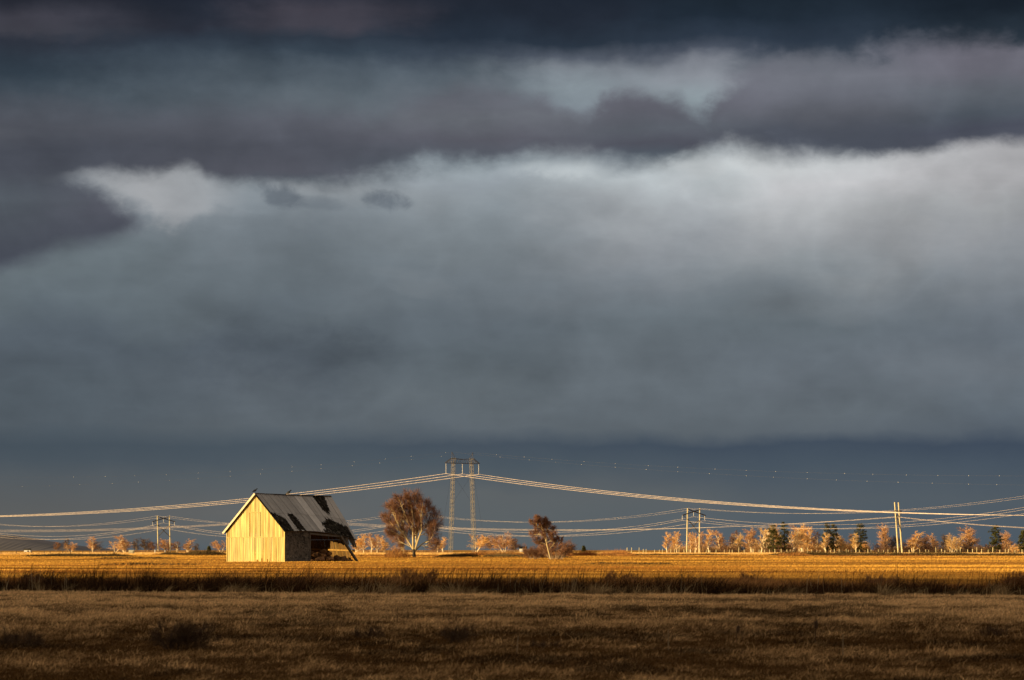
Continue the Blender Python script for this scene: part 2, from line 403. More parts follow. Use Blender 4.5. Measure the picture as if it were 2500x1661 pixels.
M['pole'] = mat('wood_pole', (0.62,0.52,0.30), 0.85, 0.25, 2.0, (3,3,0.5))
M['pole_dark'] = mat('dark_brace', (0.07,0.055,0.045), 0.8, 0.3, 2.0)
M['steel'] = mat('galvanised_steel', (0.20,0.17,0.135), 0.6, 0.2, 1.0, spec=0.3)
M['steel_dark_shade'] = mat('dark_shade_steel', (0.07,0.06,0.055), 0.6, 0.2, 1.0)  # darkened steel; the crossarm's shaded underside is put into this colour
M['insul'] = mat('insulator', (0.72,0.68,0.62), 0.4, 0.05, 1.0)
M['wire'] = mat('aluminium_wire', (0.62,0.50,0.42), 0.6, 0.35, 0.5, spec=0.2)
M['white'] = mat('pale_paint', (0.7,0.68,0.62), 0.7, 0.1, 1.0)
M['bark_pale'] = mat('pale_bark', (0.50,0.38,0.20), 0.85, 0.30, 1.2, (1,1,0.4))
M['bark_dark'] = mat('dark_bark', (0.06,0.045,0.03), 0.9, 0.4, 2.0)
M['twig_red'] = mat('red_brown_twig', (0.20,0.095,0.052), 0.9, 0.35, 0.5)
M['bird'] = mat('black_feather', (0.012,0.012,0.013), 0.6, 0.2, 10.0)
M['heap'] = mat('brown_heap', (0.20,0.095,0.04), 0.95, 0.5, 2.5, bump=0.6)
M['cloud'] = mat('cloud_grey', (0.35,0.36,0.38), 1.0, 0.2, 0.004)
M['hill'] = mat('wooded_hill', (0.12,0.105,0.105), 1.0, 0.3, 0.004, (1,1,3))  # lighter grey, with distance haze put into the colour
M['brush'] = mat('dead_brush', (1,1,1), 0.95, 0.2, 0.8, attr=True, spec=0.03)
M['bale'] = mat('straw_bale', (0.5,0.42,0.25), 0.9, 0.25, 4.0)

# ------------------------------------------------------------------ terrain
def ditch_y(x): return 105.5 - 0.25*x + 0.35*np.sin(x*0.35) + 0.5*np.sin(x*0.11+1.0)
def gz(x, y):                                # ground height
    x = np.asarray(x, float); y = np.asarray(y, float)
    z = (fbm(x/9.0, y/9.0, 3, 3)-0.5)*0.10*np.clip((y-20)/40, 0.2, 1)
    z = z + (fbm(x/60.0, y/45.0, 5, 3)-0.5)*0.16*np.clip((y-120)/100, 0, 1)
    d = y - ditch_y(x) - 0.3
    z = z - 0.85*np.exp(-((d-2.4)/1.5)**4)
    z = z + 0.12*np.exp(-((d-6.5)/2.5)**2)
    return z
ys = np.concatenate([-np.geomspace(3000, 20, 14), np.linspace(-12, 92, 130), np.linspace(92.5, 126, 150), np.geomspace(126.6, 1700, 200), np.geomspace(1760, 14000, 22)])
us = np.sign(np.linspace(-1,1,261))*np.abs(np.linspace(-1,1,261))**1.6
GY, GU = np.meshgrid(ys, us, indexing='ij')
half = 60 + np.abs(GY)*0.75 + 400*(GU**2)
half = np.where(GY > 1700, half + (GY-1700)*1.5, half)
GX = GU*half + GU**3*np.maximum(0, 2500-half)
GZ = gz(GX, GY); GZ = np.where((GY > 1700) | (GY < -12), GZ*0.3, GZ)
nr, nc = GX.shape
ii = (np.arange(nr-1)[:,None]*nc + np.arange(nc-1)[None,:]).ravel()
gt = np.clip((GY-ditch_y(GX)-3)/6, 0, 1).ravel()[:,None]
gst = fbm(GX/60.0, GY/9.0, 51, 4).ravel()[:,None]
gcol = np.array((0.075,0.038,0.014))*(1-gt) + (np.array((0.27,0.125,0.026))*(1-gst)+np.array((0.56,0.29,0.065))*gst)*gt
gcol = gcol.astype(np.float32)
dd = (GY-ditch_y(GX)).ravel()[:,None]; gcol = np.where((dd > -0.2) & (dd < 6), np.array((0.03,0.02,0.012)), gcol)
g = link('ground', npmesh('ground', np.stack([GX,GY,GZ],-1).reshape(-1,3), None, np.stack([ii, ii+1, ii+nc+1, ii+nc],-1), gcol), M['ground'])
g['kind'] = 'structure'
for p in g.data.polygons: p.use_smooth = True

# ------------------------------------------------------------------ grass and brush (stuff)
def blades(name, x, y, h, w, leanx, leany, col, seed=1, base_z=None, mat_=None, curl=1.0):
    r = np.random.default_rng(seed); n = len(x)
    z = gz(x, y) if base_z is None else base_z
    ang = r.uniform(0, np.pi, n); wx = np.cos(ang)*w*0.5; wy = np.sin(ang)*w*0.5
    V = np.zeros((n,5,3), np.float32)
    mx = leanx*h*0.35; my = leany*h*0.35
    tx = leanx*h*1.1*curl; ty = leany*h*1.1*curl
    L = np.sqrt(leanx**2+leany**2); k = 1/np.sqrt(1+0.5*L**2)
    V[:,0] = np.stack([x-wx, y-wy, z-0.02],-1); V[:,1] = np.stack([x+wx, y+wy, z-0.02],-1)
    V[:,2] = np.stack([x+mx-wx*0.75, y+my-wy*0.75, z+h*0.58*k],-1); V[:,3] = np.stack([x+mx+wx*0.75, y+my+wy*0.75, z+h*0.58*k],-1)
    V[:,4] = np.stack([x+tx, y+ty, z+h*k],-1)
    b = np.arange(n)*5
    f4 = np.stack([b,b+1,b+3,b+2],-1); f3 = np.stack([b+2,b+3,b+4],-1)
    C = np.repeat(col[:,None,:], 5, 1).astype(np.float32)
    C[:,0:2] *= 0.8
    me = npmesh(name, V.reshape(-1,3), f3, f4, C.reshape(-1,3))
    return link(name, me, mat_ or M['grass'])
def lerp(a, b, t): return np.asarray(a)*(1-t[:,None]) + np.asarray(b)*t[:,None]
def scatter(n, y0, y1, power, margin=0.215, add=3.0, seed=1):       # positions with distance density ~ y^-power in the view fan
    r = np.random.default_rng(seed); u = r.random(n)
    if abs(power-1) < 1e-6: y = y0*(y1/y0)**u
    else: q = 1-power; y = (y0**q + u*(y1**q - y0**q))**(1/q)
    x = r.uniform(-1,1,n)*(y*margin+add)
    return x, y

def tufts(x, y, k, spread, h, leanx, leany, col, seed, jit=0.45):   # k blades round each tuft centre, alike in lean and colour
    r = np.random.default_rng(seed); n = len(x)
    rep = lambda a: np.repeat(a, k, 0)
    X = rep(x) + r.normal(0, 1, n*k)*rep(spread); Y = rep(y) + r.normal(0, 1, n*k)*rep(spread)
    H = rep(h)*r.uniform(0.55, 1.25, n*k)
    LX = rep(leanx) + r.normal(0, jit, n*k); LY = rep(leany) + r.normal(0, jit, n*k)
    C = rep(col)*r.uniform(0.72, 1.25, n*k)[:,None]
    return X, Y, H, LX, LY, C
# near meadow in the cloud's shade
x, y = scatter(120000, 29, 112, 0.55, seed=11)
keep = y < ditch_y(x) + 0.25
x, y = x[keep], y[keep]; n = len(x)
tus = fbm(x/0.55, y/1.5, 21, 4); big = fbm(x/6.0, y/5.0, 22, 3); r = np.random.default_rng(5)
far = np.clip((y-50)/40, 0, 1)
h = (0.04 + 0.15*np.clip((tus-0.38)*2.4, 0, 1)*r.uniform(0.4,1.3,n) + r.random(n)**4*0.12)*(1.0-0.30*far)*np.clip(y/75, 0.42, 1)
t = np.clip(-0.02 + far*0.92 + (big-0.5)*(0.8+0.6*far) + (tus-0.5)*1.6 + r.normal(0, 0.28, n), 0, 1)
col = lerp((0.080,0.036,0.009), (0.84,0.50,0.22), t)  # browner weeds towards the camera, with light falloff put into the colour
weed = ((fbm(x/1.6, y/3.2, 31, 2) < 0.36) & (r.random(n) < 0.8)) | (r.random(n) < 0.06)
col[weed] = col[weed]*0.35
wind = 0.5 + 1.3*fbm(x/2.5, y/3.5, 41, 2)
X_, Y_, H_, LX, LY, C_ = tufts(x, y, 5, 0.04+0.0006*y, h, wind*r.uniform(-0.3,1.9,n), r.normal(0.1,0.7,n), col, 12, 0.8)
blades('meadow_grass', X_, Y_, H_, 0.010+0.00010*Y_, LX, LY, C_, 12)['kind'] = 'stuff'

# mown straw field behind the ditch
x, y = scatter(760000, 104, 980, 1.35, seed=13)
keep = y > ditch_y(x) + 3.6
x, y = x[keep], y[keep]; n = len(x); r = np.random.default_rng(6); y0_ = y; y = y0_ + 0.22*x + 16*(fbm(x/37.0, y/31.0, 58, 3)-0.5)*np.clip(y0_/200,0.5,4)
st = fbm(x/60.0, y/9.0, 51, 4); st2 = fbm(x/150.0, y/38.0, 52, 3); fine = fbm(x/3.0, y/3.0, 53, 2)
keep = r.random(n) < np.clip(0.55 + (st-0.42)*3.0, 0.4, 1)
x, y, st, st2, fine, y0_ = x[keep], y[keep], st[keep], st2[keep], fine[keep], y0_[keep]; n = len(x)
h = (0.04 + 0.06*np.clip((fine-0.3)*1.5,0,1) + 0.05*np.clip((st-0.45)*2.5,0,1))*(1+0.0012*y)
st3 = fbm(x/170.0, y/26.0, 54, 3); st4 = fbm(x/260.0, y/70.0, 55, 2)
t = np.clip(0.74 + (st-0.5)*1.3 + (st2-0.5)*1.0 + (st3-0.5)*1.7 + (st4-0.5)*1.6*np.clip(y/500,0,1) - 0.9*np.clip((fbm(x/120.0, y/11.0, 56, 2)-0.62)*9,0,1) + r.normal(0,0.10,n), 0, 1)  # straw tone bands; thin dark streaks stand in for swath shadow lines
col = lerp((0.19,0.080,0.016), (0.86,0.46,0.085), t)
rd = np.clip((fbm(x/40.0, y/14.0, 57, 3)-0.56)*6, 0, 1)[:,None]
col = col*(1-rd*0.75) + np.array((0.30,0.105,0.028))*rd*0.75
y = y0_
blades('straw_field', x, y, h*r.uniform(0.6,1.4,n), 0.010+0.00011*y, r.uniform(0.0,1.0,n), r.normal(0,0.4,n), col*r.uniform(0.8,1.2,n)[:,None], 14)['kind'] = 'stuff'

# taller pale grass before the fence
x, y = scatter(150000, 950, 1640, 1.2, margin=0.23, seed=15)
n = len(x); r = np.random.default_rng(8)
st = fbm(x/45.0, y/60.0, 61, 3)
h = 0.35 + 0.55*st*r.random(n)
col = lerp((0.55,0.28,0.075), (0.86,0.54,0.20), np.clip(st*1.3-0.1+r.normal(0,0.15,n),0,1))
blades('tall_pale_grass', x, y, h, 0.16, r.uniform(-0.1,0.4,n), r.normal(0,0.2,n), col, 16)['kind'] = 'stuff'

# scrub patches in the lit field: traced as patches on the ground by their place and size
def scrub(name, spots, colA, colB, dens, seed, hh, w=0.05, lean=0.3):
    r = np.random.default_rng(seed); X=[];Y=[];H=[]
    for (px0, px1, D, dep, hgt) in spots:
        x0 = (px0-1250)/F*D; x1 = (px1-1250)/F*D; m = int(dens*(x1-x0)*max(dep,4)/10)+200
        u = r.uniform(-1,1,m); v = r.uniform(-1,1,m)
        e = np.clip(1-(np.abs(u)**5), 0, 1)*np.clip(1-v**4,0,1)
        xx = (x0+x1)/2+u*(x1-x0)/2; yy = D+v*dep/2
        lump = fbm(xx/3.0, yy/6.0, seed+3, 4)
        X.append(xx); Y.append(yy); H.append(1.7*hgt*hh*(0.2+0.8*e)*(0.25+1.1*lump**1.8)*r.uniform(0.3,1.15,m))
    X=np.concatenate(X);Y=np.concatenate(Y);H=np.concatenate(H); n=len(X)
    t = np.clip(fbm(X/5.0, Y/8.0, seed+5, 2)*1.4-0.2+r.normal(0,0.15,n),0,1)
    o = blades(name, X, Y, H, w, r.normal(lean,0.5,n), r.normal(0,0.4,n), lerp(colA,colB,t), seed, mat_=M['brush'])
    o['kind'] = 'stuff'; return o
scrub('scrub_and_shade', [(1060,1290,640,26,0.80),(1880,2130,860,30,1.1),(2060,2540,800,26,1.0),(1480,1800,900,24,0.45),(60,330,700,22,0.7),(1420,1640,330,6,0.28),(240,520,300,6,0.25),(1290,1395,600,14,0.55),(100,300,830,30,0.5),(230,430,520,10,0.4),(455,545,900,40,1.5),(395,450,930,30,1.0)], (0.055,0.038,0.018), (0.11,0.07,0.03), 110, 71, 1.1, 0.09)  # scrub, plus dark strips that stand in for shaded hollows
scrub('rust_scrub', [(1380,1545,800,50,1.5),(1300,1400,700,40,0.9),(380,560,960,30,0.9),(940,1000,640,20,1.3),(1900,1975,760,30,0.9),(700,1110,700,30,0.5),(1975,2300,700,16,0.35),(1120,1280,900,60,0.9)], (0.20,0.075,0.025), (0.36,0.17,0.05), 60, 73, 1.1, 0.09)
scrub('field_weeds', [(600,760,205,12,0.40),(1560,2000,200,10,0.40),(900,1500,215,14,0.32),(2040,2420,205,10,0.35),(0,560,190,10,0.25)], (0.13,0.055,0.018), (0.25,0.12,0.03), 50, 77, 1.1, 0.022, 0.5)

# ditch vegetation: dark thicket in the channel, tall brown grass on the far bank, reeds along it
r = np.random.default_rng(21)
n = 26000; x = r.uniform(-34,34,n); d = r.uniform(0.8, 5.2, n); y = ditch_y(x)+d
lump = fbm(x/1.1, d*0.9, 81, 3); lump2 = fbm(x/5.0, d*0.2, 83, 2)
h = (0.16+0.95*lump)*(0.10+1.75*lump2)*r.uniform(0.4,1.1,n) + np.where(d<4, 0.10+0.28*lump2, 0)
t = np.clip(r.normal(0.22,0.25,n)+(lump-0.5)*0.8,0,1)
X_, Y_, H_, LX, LY, C_ = tufts(x, y, 5, 0.05+x*0, h, r.normal(0.35,0.5,n), r.normal(0,0.4,n), lerp((0.014,0.008,0.004),(0.15,0.066,0.024),t), 22, 0.3)  # dead brush taken near-black to stand in for shade between stems
blades('ditch_thicket', X_, Y_, H_, 0.016, LX, LY, C_, 22, mat_=M['brush'])['kind'] = 'stuff'
n = 30000; x = r.uniform(-42,42,n); d = 4.2 + r.gamma(1.6, 5.0, n); y = ditch_y(x)+d
lump = fbm(x/1.6, d*0.35, 85, 3); big = fbm(x/7.0, d*0.08, 87, 2)
keep = (d < 60) & (r.random(n) < np.clip((lump-0.30)*3.2, 0.06, 1)); x,y,d,lump,big = x[keep],y[keep],d[keep],lump[keep],big[keep]; n=len(x)
h = (0.08+1.25*lump*big*(0.3+r.random(n)))*np.clip(1.15-d/40, 0.22, 1)
t = np.clip(0.20+(lump-0.45)*1.2+(big-0.5)*1.0+d/60+r.normal(0,0.24,n),0,1)
X_, Y_, H_, LX, LY, C_ = tufts(x, y, 6, 0.06+0.002*d, h, 0.4+r.normal(0.2,0.5,n), r.normal(0,0.4,n), lerp((0.13,0.048,0.015),(0.46,0.225,0.078),t), 24, 0.3)
blades('bank_grass', X_, Y_, H_, 0.017, LX, LY, C_, 24, mat_=M['brush'])['kind'] = 'stuff'
# pale tussocks that hang over the near edge
n = 6500; x = r.uniform(-26,26,n); cl = fbm(x/1.7, x*0+5, 88, 3); x = x[r.random(n) < np.clip((cl-0.50)*4, 0.05, 1)]; n = len(x)
d = r.uniform(-0.5, 2.2, n); y = ditch_y(x)+d
X_, Y_, H_, LX, LY, C_ = tufts(x, y, 9, 0.07+x*0, r.uniform(0.18,0.55,n), r.normal(0.6,0.9,n), r.normal(-0.1,0.4,n), lerp((0.20,0.11,0.045),(0.46,0.31,0.15),r.random(n)), 25, 0.3)
blades('edge_tussocks', X_, Y_, H_, 0.015, LX, LY, C_, 25, mat_=M['brush'])['kind'] = 'stuff'
# reeds
n = 1500; x = r.uniform(-25,25,n); cl = fbm(x/2.2, x*0+2, 89, 2)
keep = r.random(n) < np.clip((cl-0.45)*4, 0.03, 1); x = x[keep]; n = len(x)
d = r.uniform(-0.1, 4.5, n); y = ditch_y(x)+d
h = r.uniform(0.3, 1.15, n)
o = blades('reed_stems', x, y, h, 0.018, r.normal(0.12,0.2,n), r.normal(0,0.1,n), lerp((0.20,0.12,0.055),(0.48,0.34,0.19),r.random(n)), 26, mat_=M['brush'], curl=0.6)
o['kind'] = 'stuff'
n = 1700; x = r.uniform(-25,25,n); cl = fbm(x/3.5, x*0+9, 86, 2); x = x[r.random(n) < np.clip((cl-0.35)*4, 0.1, 1)]; n = len(x)
d = r.uniform(3, 22, n); y = ditch_y(x)+d
h = r.uniform(0.45, 1.25, n)
blades('weed_stalks', x, y, h, 0.024, r.normal(0.30,0.25,n), r.normal(0,0.1,n), lerp((0.06,0.025,0.010),(0.20,0.10,0.035),r.random(n)), 27, mat_=M['brush'], curl=0.8)['kind'] = 'stuff'

# ------------------------------------------------------------------ the storm cloud behind the camera that shades the near meadow
def cloud_bank():
    a, e = SUN_A, SUN_E
    s = SUNDIR; e1 = Vector((-math.sin(a), math.cos(a), 0)); e2 = s.cross(e1); e2.normalize()
    if e2.z < 0: e2 = -e2
    g0 = Vector((0, CLOUD_Y, 0))             # the middle of the shadow's edge on the ground
    ed = Vector((1,0,0)); ed = ed - s*ed.dot(s); ed.normalize()     # edge, seen along the light, runs along X
    nn = s.cross(ed); nn.normalize()
    if nn.dot(Vector((0,1,0))) > 0: nn = -nn                        # into the cloud, towards the camera's side
    c0 = g0 + s*3400.0
    nu, nv = 90, 40; V = []; r = random.Random(3)
    for side in (0, 1):
        for j in range(nv+1):
            v = (j/nv)**1.5
            for i in range(nu+1):
                u = (i/nu - 0.5)*2
                wv = 14*float(fbm(np.array([i*0.15]), np.array([0.3]), 91, 3)[0]-0.5) if j == 0 else 0
                hump = float(fbm(np.array([i*0.22]), np.array([j*0.22]), 93+side, 4)[0])
                th = (20+260*min(1, v*4)*hump)*(1 if side else -1)*(1-abs(u)**6)
                V.append(c0 + ed*(u*2600) + nn*(v*1500+wv) + s*th)
    F4 = []; m = (nu+1)*(nv+1)
    for side in (0, 1):
        for j in range(nv):
            for i in range(nu):
                q = [side*m+j*(nu+1)+i, side*m+j*(nu+1)+i+1, side*m+(j+1)*(nu+1)+i+1, side*m+(j+1)*(nu+1)+i]
                F4.append(q if side else q[::-1])
    me = bpy.data.meshes.new('cloud'); me.from_pydata(V, [], F4)
    for p in me.polygons: p.use_smooth = True
    o = link('cloud', me, M['cloud']); o['kind'] = 'structure'
CLOUD_Y = 176.0
cloud_bank()

# far wooded hill at the left edge
hb = MB(); xs = np.linspace(-2600, -480, 160); vs = []; 
for xx in xs:
    px = 1250 + F*xx/6000.0
    top = 12 + 22*max(0, min(1, (150-px)/150.0))**0.8 + 3.0*float(fbm(np.array([xx/60.0]), np.array([0.0]), 95, 4)[0]) - 3
    top *= max(0, min(1, (230-px)/60.0))
    vs += [(xx, 5750, -1), (xx, 6000, max(-0.5, top*0.75)), (xx, 6150, max(-0.5, top)), (xx, 6900, -1)]
fs = []
for i in range(len(xs)-1):
    for k in range(3): fs.append((i*4+k, (i+1)*4+k, (i+1)*4+k+1, i*4+k+1))
hb.add(vs, fs); o = hb.build('hill', M['hill']); o['kind'] = 'structure'

# ------------------------------------------------------------------ the barn
BC = Vector((-30.09, 385.0, 0.0)); BL = Vector((0.5446, 0.8387, 0)); BO = Vector((0.8387, -0.5446, 0)); UP_ = Vector((0,0,1))
def B(l, o, z): return BC + BL*l + BO*o + UP_*z
barn = empty('barn', B(0, -4.9, 0), 'derelict wooden barn with a sunlit plank gable, patchy tin roof and collapsed rear corner', 'barn')
HW = 4.9; RZ = 9.0; EZL = 4.05; EZR = 4.10
def slope_z(o):                                # underside of the roof above a point of the gable
    return RZ - (RZ-EZL)*(abs(o+HW)/HW)
rb = random.Random(4)
def tone(a=0.86, b=1.12): return (lambda k: (k, k*rb.uniform(0.95,1.03), k*rb.uniform(0.88,1.05)))(rb.uniform(a, b))
# front gable: individual vertical boards in two courses
def gable_boards(lpos, z_split, out, shear=0.0, cols=(0.86,1.14), gaps=0.020, skip=None, zb=None):
    m = MB(); o = -2*HW
    while o < -0.02:
        w = rb.uniform(0.17, 0.30); o1 = min(o+w, 0.0)
        if 0.0-o1 < 0.08: o1 = 0.0
        for part in (0, 1):
            c = tone(*cols)
            if rb.random() < 0.22: c = (c[0]*0.80,c[1]*0.72,c[2]*0.6)
            if rb.random() < 0.06: c = tuple(min(1.35, q*1.22) for q in c)
            d = rb.uniform(-0.012, 0.012) + (0.0 if part else 0.03)
            a, b = o+gaps*rb.uniform(0.3,1.6), o1-gaps*rb.uniform(0.3,1.2)
            if part == 0:
                z0 = -0.12 if rb.random() < 0.72 else rb.uniform(0.0, 0.55); zt0 = min(z_split, slope_z(a)); zt1 = min(z_split, slope_z(b))
            else:
                z0 = z_split+0.012; zt0 = slope_z(a)-0.03; zt1 = slope_z(b)-0.03
                if max(zt0, zt1) <= z0+0.02: continue
                zt0 = max(zt0, z0+0.01); zt1 = max(zt1, z0+0.01)
                if a < -HW < b:
                    mid = [(-HW, RZ-0.03)]
                else: mid = []
            if part == 0: mid = []
            if skip and skip(a, part): continue
            prof = [(a, z0), (b, z0), (b, zt1)] + mid + [(a, zt0)]
            vs = [B(lpos-d*out, p[0]+shear*p[1], p[1]) for p in prof] + [B(lpos-d*out+0.025*out, p[0]+shear*p[1], p[1]) for p in prof]
            k = len(prof); fs = [tuple(range(k)), tuple(range(2*k-1, k-1, -1))] + [(i, k+i, k+(i+1)%k, (i+1)%k) for i in range(k)]
            m.add(vs, fs, c)
        o = o1
    return m
gm = gable_boards(0.0, 3.28, 1)
gw = gm.build('gable_wall', M['board'], barn); tag(gw, 'sunlit front gable of upright grey yellow boards')
m = MB(); m.bar(B(-0.05,-2*HW+0.05,3.29), B(-0.05,-0.02,3.29), 0.05, 0.07, col=(0.9,0.86,0.8)); m.build('ledger_board', M['board'], barn)
# loft hatch drawn by its own frame of battens
m = MB()
hx0, hx1, hz0, hz1 = -6.02, -4.15, 3.40, 6.62
c_ = (0.84,0.80,0.72)
m.bar(B(-0.055,hx0,hz1), B(-0.055,hx1,hz1), 0.04, 0.09, col=c_)
m.bar(B(-0.045,hx0,hz0), B(-0.045,hx0,hz1-0.05), 0.04, 0.05, BL, (0.92,0.88,0.8)); m.bar(B(-0.045,hx1,hz0), B(-0.045,hx1,hz1-0.05), 0.04, 0.05, BL, (0.92,0.88,0.8))
m.build('loft_hatch', M['board'], barn)
m = MB(); m.bar(B(-0.06,-2*HW+0.02,-0.1), B(-0.06,-2*HW+0.02,3.9), 0.12, 0.04, BL, (1.1,1.05,0.95)); m.build('corner_board', M['board'], barn)
m = MB(); m.bar(B(-0.06,-0.06,-0.1), B(-0.06,-0.06,3.95), 0.12, 0.04, BL, (1.05,1.0,0.9)); m.build('corner_board', M['board'], barn)
# roof
def eave_bump(u): return 0.50*math.sin(math.pi*min(1,max(0,u)))**0.9
def RS(u, v, off=0.0):                            # right-hand (shaded) slope, u along the ridge, v down to the eave
    a = B(-0.22,-4.9,9.12)*(1-u) + B(16.8,-4.9,8.93)*u
    b = B(-0.22,0.22,4.02)*(1-u) + B(15.75,0.25,2.98)*u
    p = a*(1-v)+b*v + UP_*(eave_bump(u)*v - 0.10*math.sin(math.pi*u)*(1-v))
    n = (B(0,-4.9,9.1)-B(0,0,4.1)).cross(BL); n.normalize()
    if n.z < 0: n = -n
    return p + n*off
def px_of(p): return (1250+F*p.x/p.y, HOR-F*(p.z-CAMH)/p.y)
def crop(cx, cy): return (500+cx/5.619, 1160+cy/5.619)
def inside(pt, poly):
    x, y = pt; c = False; j = len(poly)-1
    for i in range(len(poly)):
        xi, yi = poly[i]; xj, yj = poly[j]
        if (yi > y) != (yj > y) and x < (xj-xi)*(y-yi)/(yj-yi)+xi: c = not c
        j = i
    return c
def inv_uv(pt):                                    # where on the roof slope a point of the survey drawing lies
    best = None
    for k in range(3):
        if best is None: us_, vs_ = np.linspace(-.05,1.05,56), np.linspace(-.05,1.05,56)
        else: us_, vs_ = np.linspace(best[1]-st_, best[1]+st_, 21), np.linspace(best[2]-st_, best[2]+st_, 21)
        st_ = us_[1]-us_[0]
        for u in us_:
            for v in vs_:
                q = px_of(RS(u, v)); e = (q[0]-pt[0])**2+(q[1]-pt[1])**2
                if best is None or e < best[0]: best = (e, u, v)
    return best[1:]
HOLES = [[(900,515),(960,528),(1040,575),(1105,600),(1130,640),(1170,700),(1222,770),(1050,790),(1040,715)],
         [(1125,548),(1175,530),(1215,560),(1265,600),(1300,655),(1345,715),(1392,765),(1285,772)],
         [(1462,290),(1630,295),(1672,380),(1702,480),(1708,560),(1640,512),(1612,480),(1575,440)],
         [(1640,588),(1720,606),(1790,645),(1865,682),(1950,712),(2060,900),(1830,850),(1615,800),(1640,742),(1640,700),(1585,682),(1650,640)]]
HOLES = [[inv_uv(crop(*p)) for p in h] for h in HOLES]
cols_u = [0,.055,.11,.163,.222,.28,.335,.39,.44,.49,.54,.595,.645,.70,.745,.80,.86,.93,1.0]
roof = empty('roof', (0,0,0)); roof.parent = barn; roof.location = (0,0,0)
def rbuild(m, name, mt):                           # sub-part of the roof
    o = link(name, m.mesh(name), mt, roof)
    o.data.transform(__import__('mathutils').Matrix.Translation(-barn.location)); return o
# shingle deck under the tin, in courses of single shingles
m = MB(); NR = 26; rs = random.Random(9)
for j in range(NR):
    v0, v1 = j/NR, (j+1.25)/NR
    u = 0.0
    while u < 1:
        w = rs.uniform(.010,.020); u1 = min(1, u+w)
        if rs.random() > 0.05:
            k = rs.uniform(0.5, 2.1) if rs.random() < 0.75 else rs.uniform(1.6, 3.0)
            jit = rs.uniform(-0.006, 0.006); ve = min(1.004, v1+jit)
            q = [RS(u,v0,0.0), RS(u1-.0015,v0,0.0), RS(u1-.0015,ve,0.035), RS(u,ve,0.035)]
            m.add(q, [(3,2,1,0)], (k, k*rs.uniform(.9,1.05), k*rs.uniform(.8,1.0)))
        u = u1
rbuild(m, 'roof_shingles', M['roof_shingle'])
m = MB(); N = 12
for i in range(N):
    u0, u1 = i/N, (i+1)/N
    m.slab([RS(u0,0,-.01), RS(u1,0,-.01), RS(u1,1,-.01), RS(u0,1,-.01)], RS(.5,.5,1)-RS(.5,.5,0), 0.06, (1,1,1))
rbuild(m, 'roof_deck', M['board_dark'])
# tin sheets, each sheet its own piece, torn away over the holes
LIGHT = {(9,0):1.55,(10,0):1.48,(9,1):1.55,(10,1):1.42,(4,1):1.65,(3,1):1.12,(16,0):1.22,(17,0):1.24,(14,1):1.15,(15,0):1.15,(5,0):0.92,(2,0):0.88,(0,0):0.90,(7,0):0.94,(7,1):1.05,(12,0):1.08,(12,1):1.02,(13,0):1.10}
for row in (0, 1):
    va, vb = ((-0.004, 0.535), (0.52, 1.004))[row]
    for i in range(len(cols_u)-1):
        u0, u1 = cols_u[i]+.0012, cols_u[i+1]-.0012
        if row == 1 and i == 4: u0, u1 = .226, .275
        nu, nv = 8, 40; jag = [(rs.random()-.5)*.075 for _ in range(8)]; g = {}; m = MB(); used = {}
        base = LIGHT.get((i,row), rs.uniform(0.80,1.08)); off = 0.055+0.012*(i%2)+(0.02 if row == 0 else 0.0)
        vs = []; fs = []
        for a in range(nu):
            for b in range(nv):
                uc = u0+(u1-u0)*(a+.5)/nu; vc = va+(vb-va)*(b+.5)/nv
                jx = (rs.random()-.5)*.012; jy = jag[a] + (rs.random()-.5)*.02
                if any(inside((uc+jx, vc+jy), h) for h in HOLES): continue
                for (aa,bb) in ((a,b),(a+1,b),(a+1,b+1),(a,b+1)):
                    if (aa,bb) not in used:
                        used[(aa,bb)] = len(vs); rib = 0.022*(1 if aa in (0,nu) else 0) + 0.008*(aa%2)
                        vs.append(RS(u0+(u1-u0)*aa/nu, va+(vb-va)*bb/nv, off+rib))
                fs.append((used[(a,b+1)],used[(a+1,b+1)],used[(a+1,b)],used[(a,b)]))
        if not fs: continue
        par = list(range(len(vs)))               # a torn sheet falls into pieces: each is a sheet of its own
        def root_(a):
            while par[a] != a: a = par[a]
            return a
        for f in fs:
            for q in f[1:]: par[root_(q)] = root_(f[0])
        for g_ in sorted({root_(f[0]) for f in fs}):
            ff = [f for f in fs if root_(f[0]) == g_]
            if len(ff) < 5: continue
            ids = sorted({q for f in ff for q in f}); mp = {q: k for k, q in enumerate(ids)}
            m = MB(); m.add([vs[q] for q in ids], [tuple(mp[q] for q in f) for f in ff], (base,base*.99,base*.97)); rbuild(m, 'tin_sheet', M['tin'])
m = MB(); m.bar(RS(0,0,.10)+BO*-.02, RS(1,0,.10)+BO*-.02, .30, .03, col=(.9,.9,.9)); rbuild(m, 'ridge_cap', M['timber'])
# lit left slope and its barge
LS = lambda l, v, off=0: B(l, -4.9-5.28*v, 9.12-5.14*v+off)
m = MB(); nL = Vector((-BO.x*.70, -BO.y*.70, .71))
m.slab([LS(-.28,0), LS(16.8,0), LS(16.8,1), LS(-.28,1)], nL, .10); rbuild(m, 'roof_slope', M['tin'])
m = MB()
m.bar(LS(-.33,-.01,-.06), LS(-.33,1.02,-.06), .05, .26, nL); rbuild(m, 'barge_board', M['tin_edge'])
m = MB()
m.bar(RS(-.004,0,-.02), RS(-.004,1,-.02), .035, .13, RS(0,0,1)-RS(0,0,0)); rbuild(m, 'barge_board', M['board_dark'])
# rafters seen from below at the broken end
m = MB()
for i in range(16):
    u = .03+i*.063; m.bar(RS(u,.02,-.14), RS(u,.99,-.14), .07, .13)
    m.bar(LS(.3+i*1.08,.02,-.2), LS(.3+i*1.08,.99,-.2), .07, .13)
rbuild(m, 'rafters', M['board_dark'])
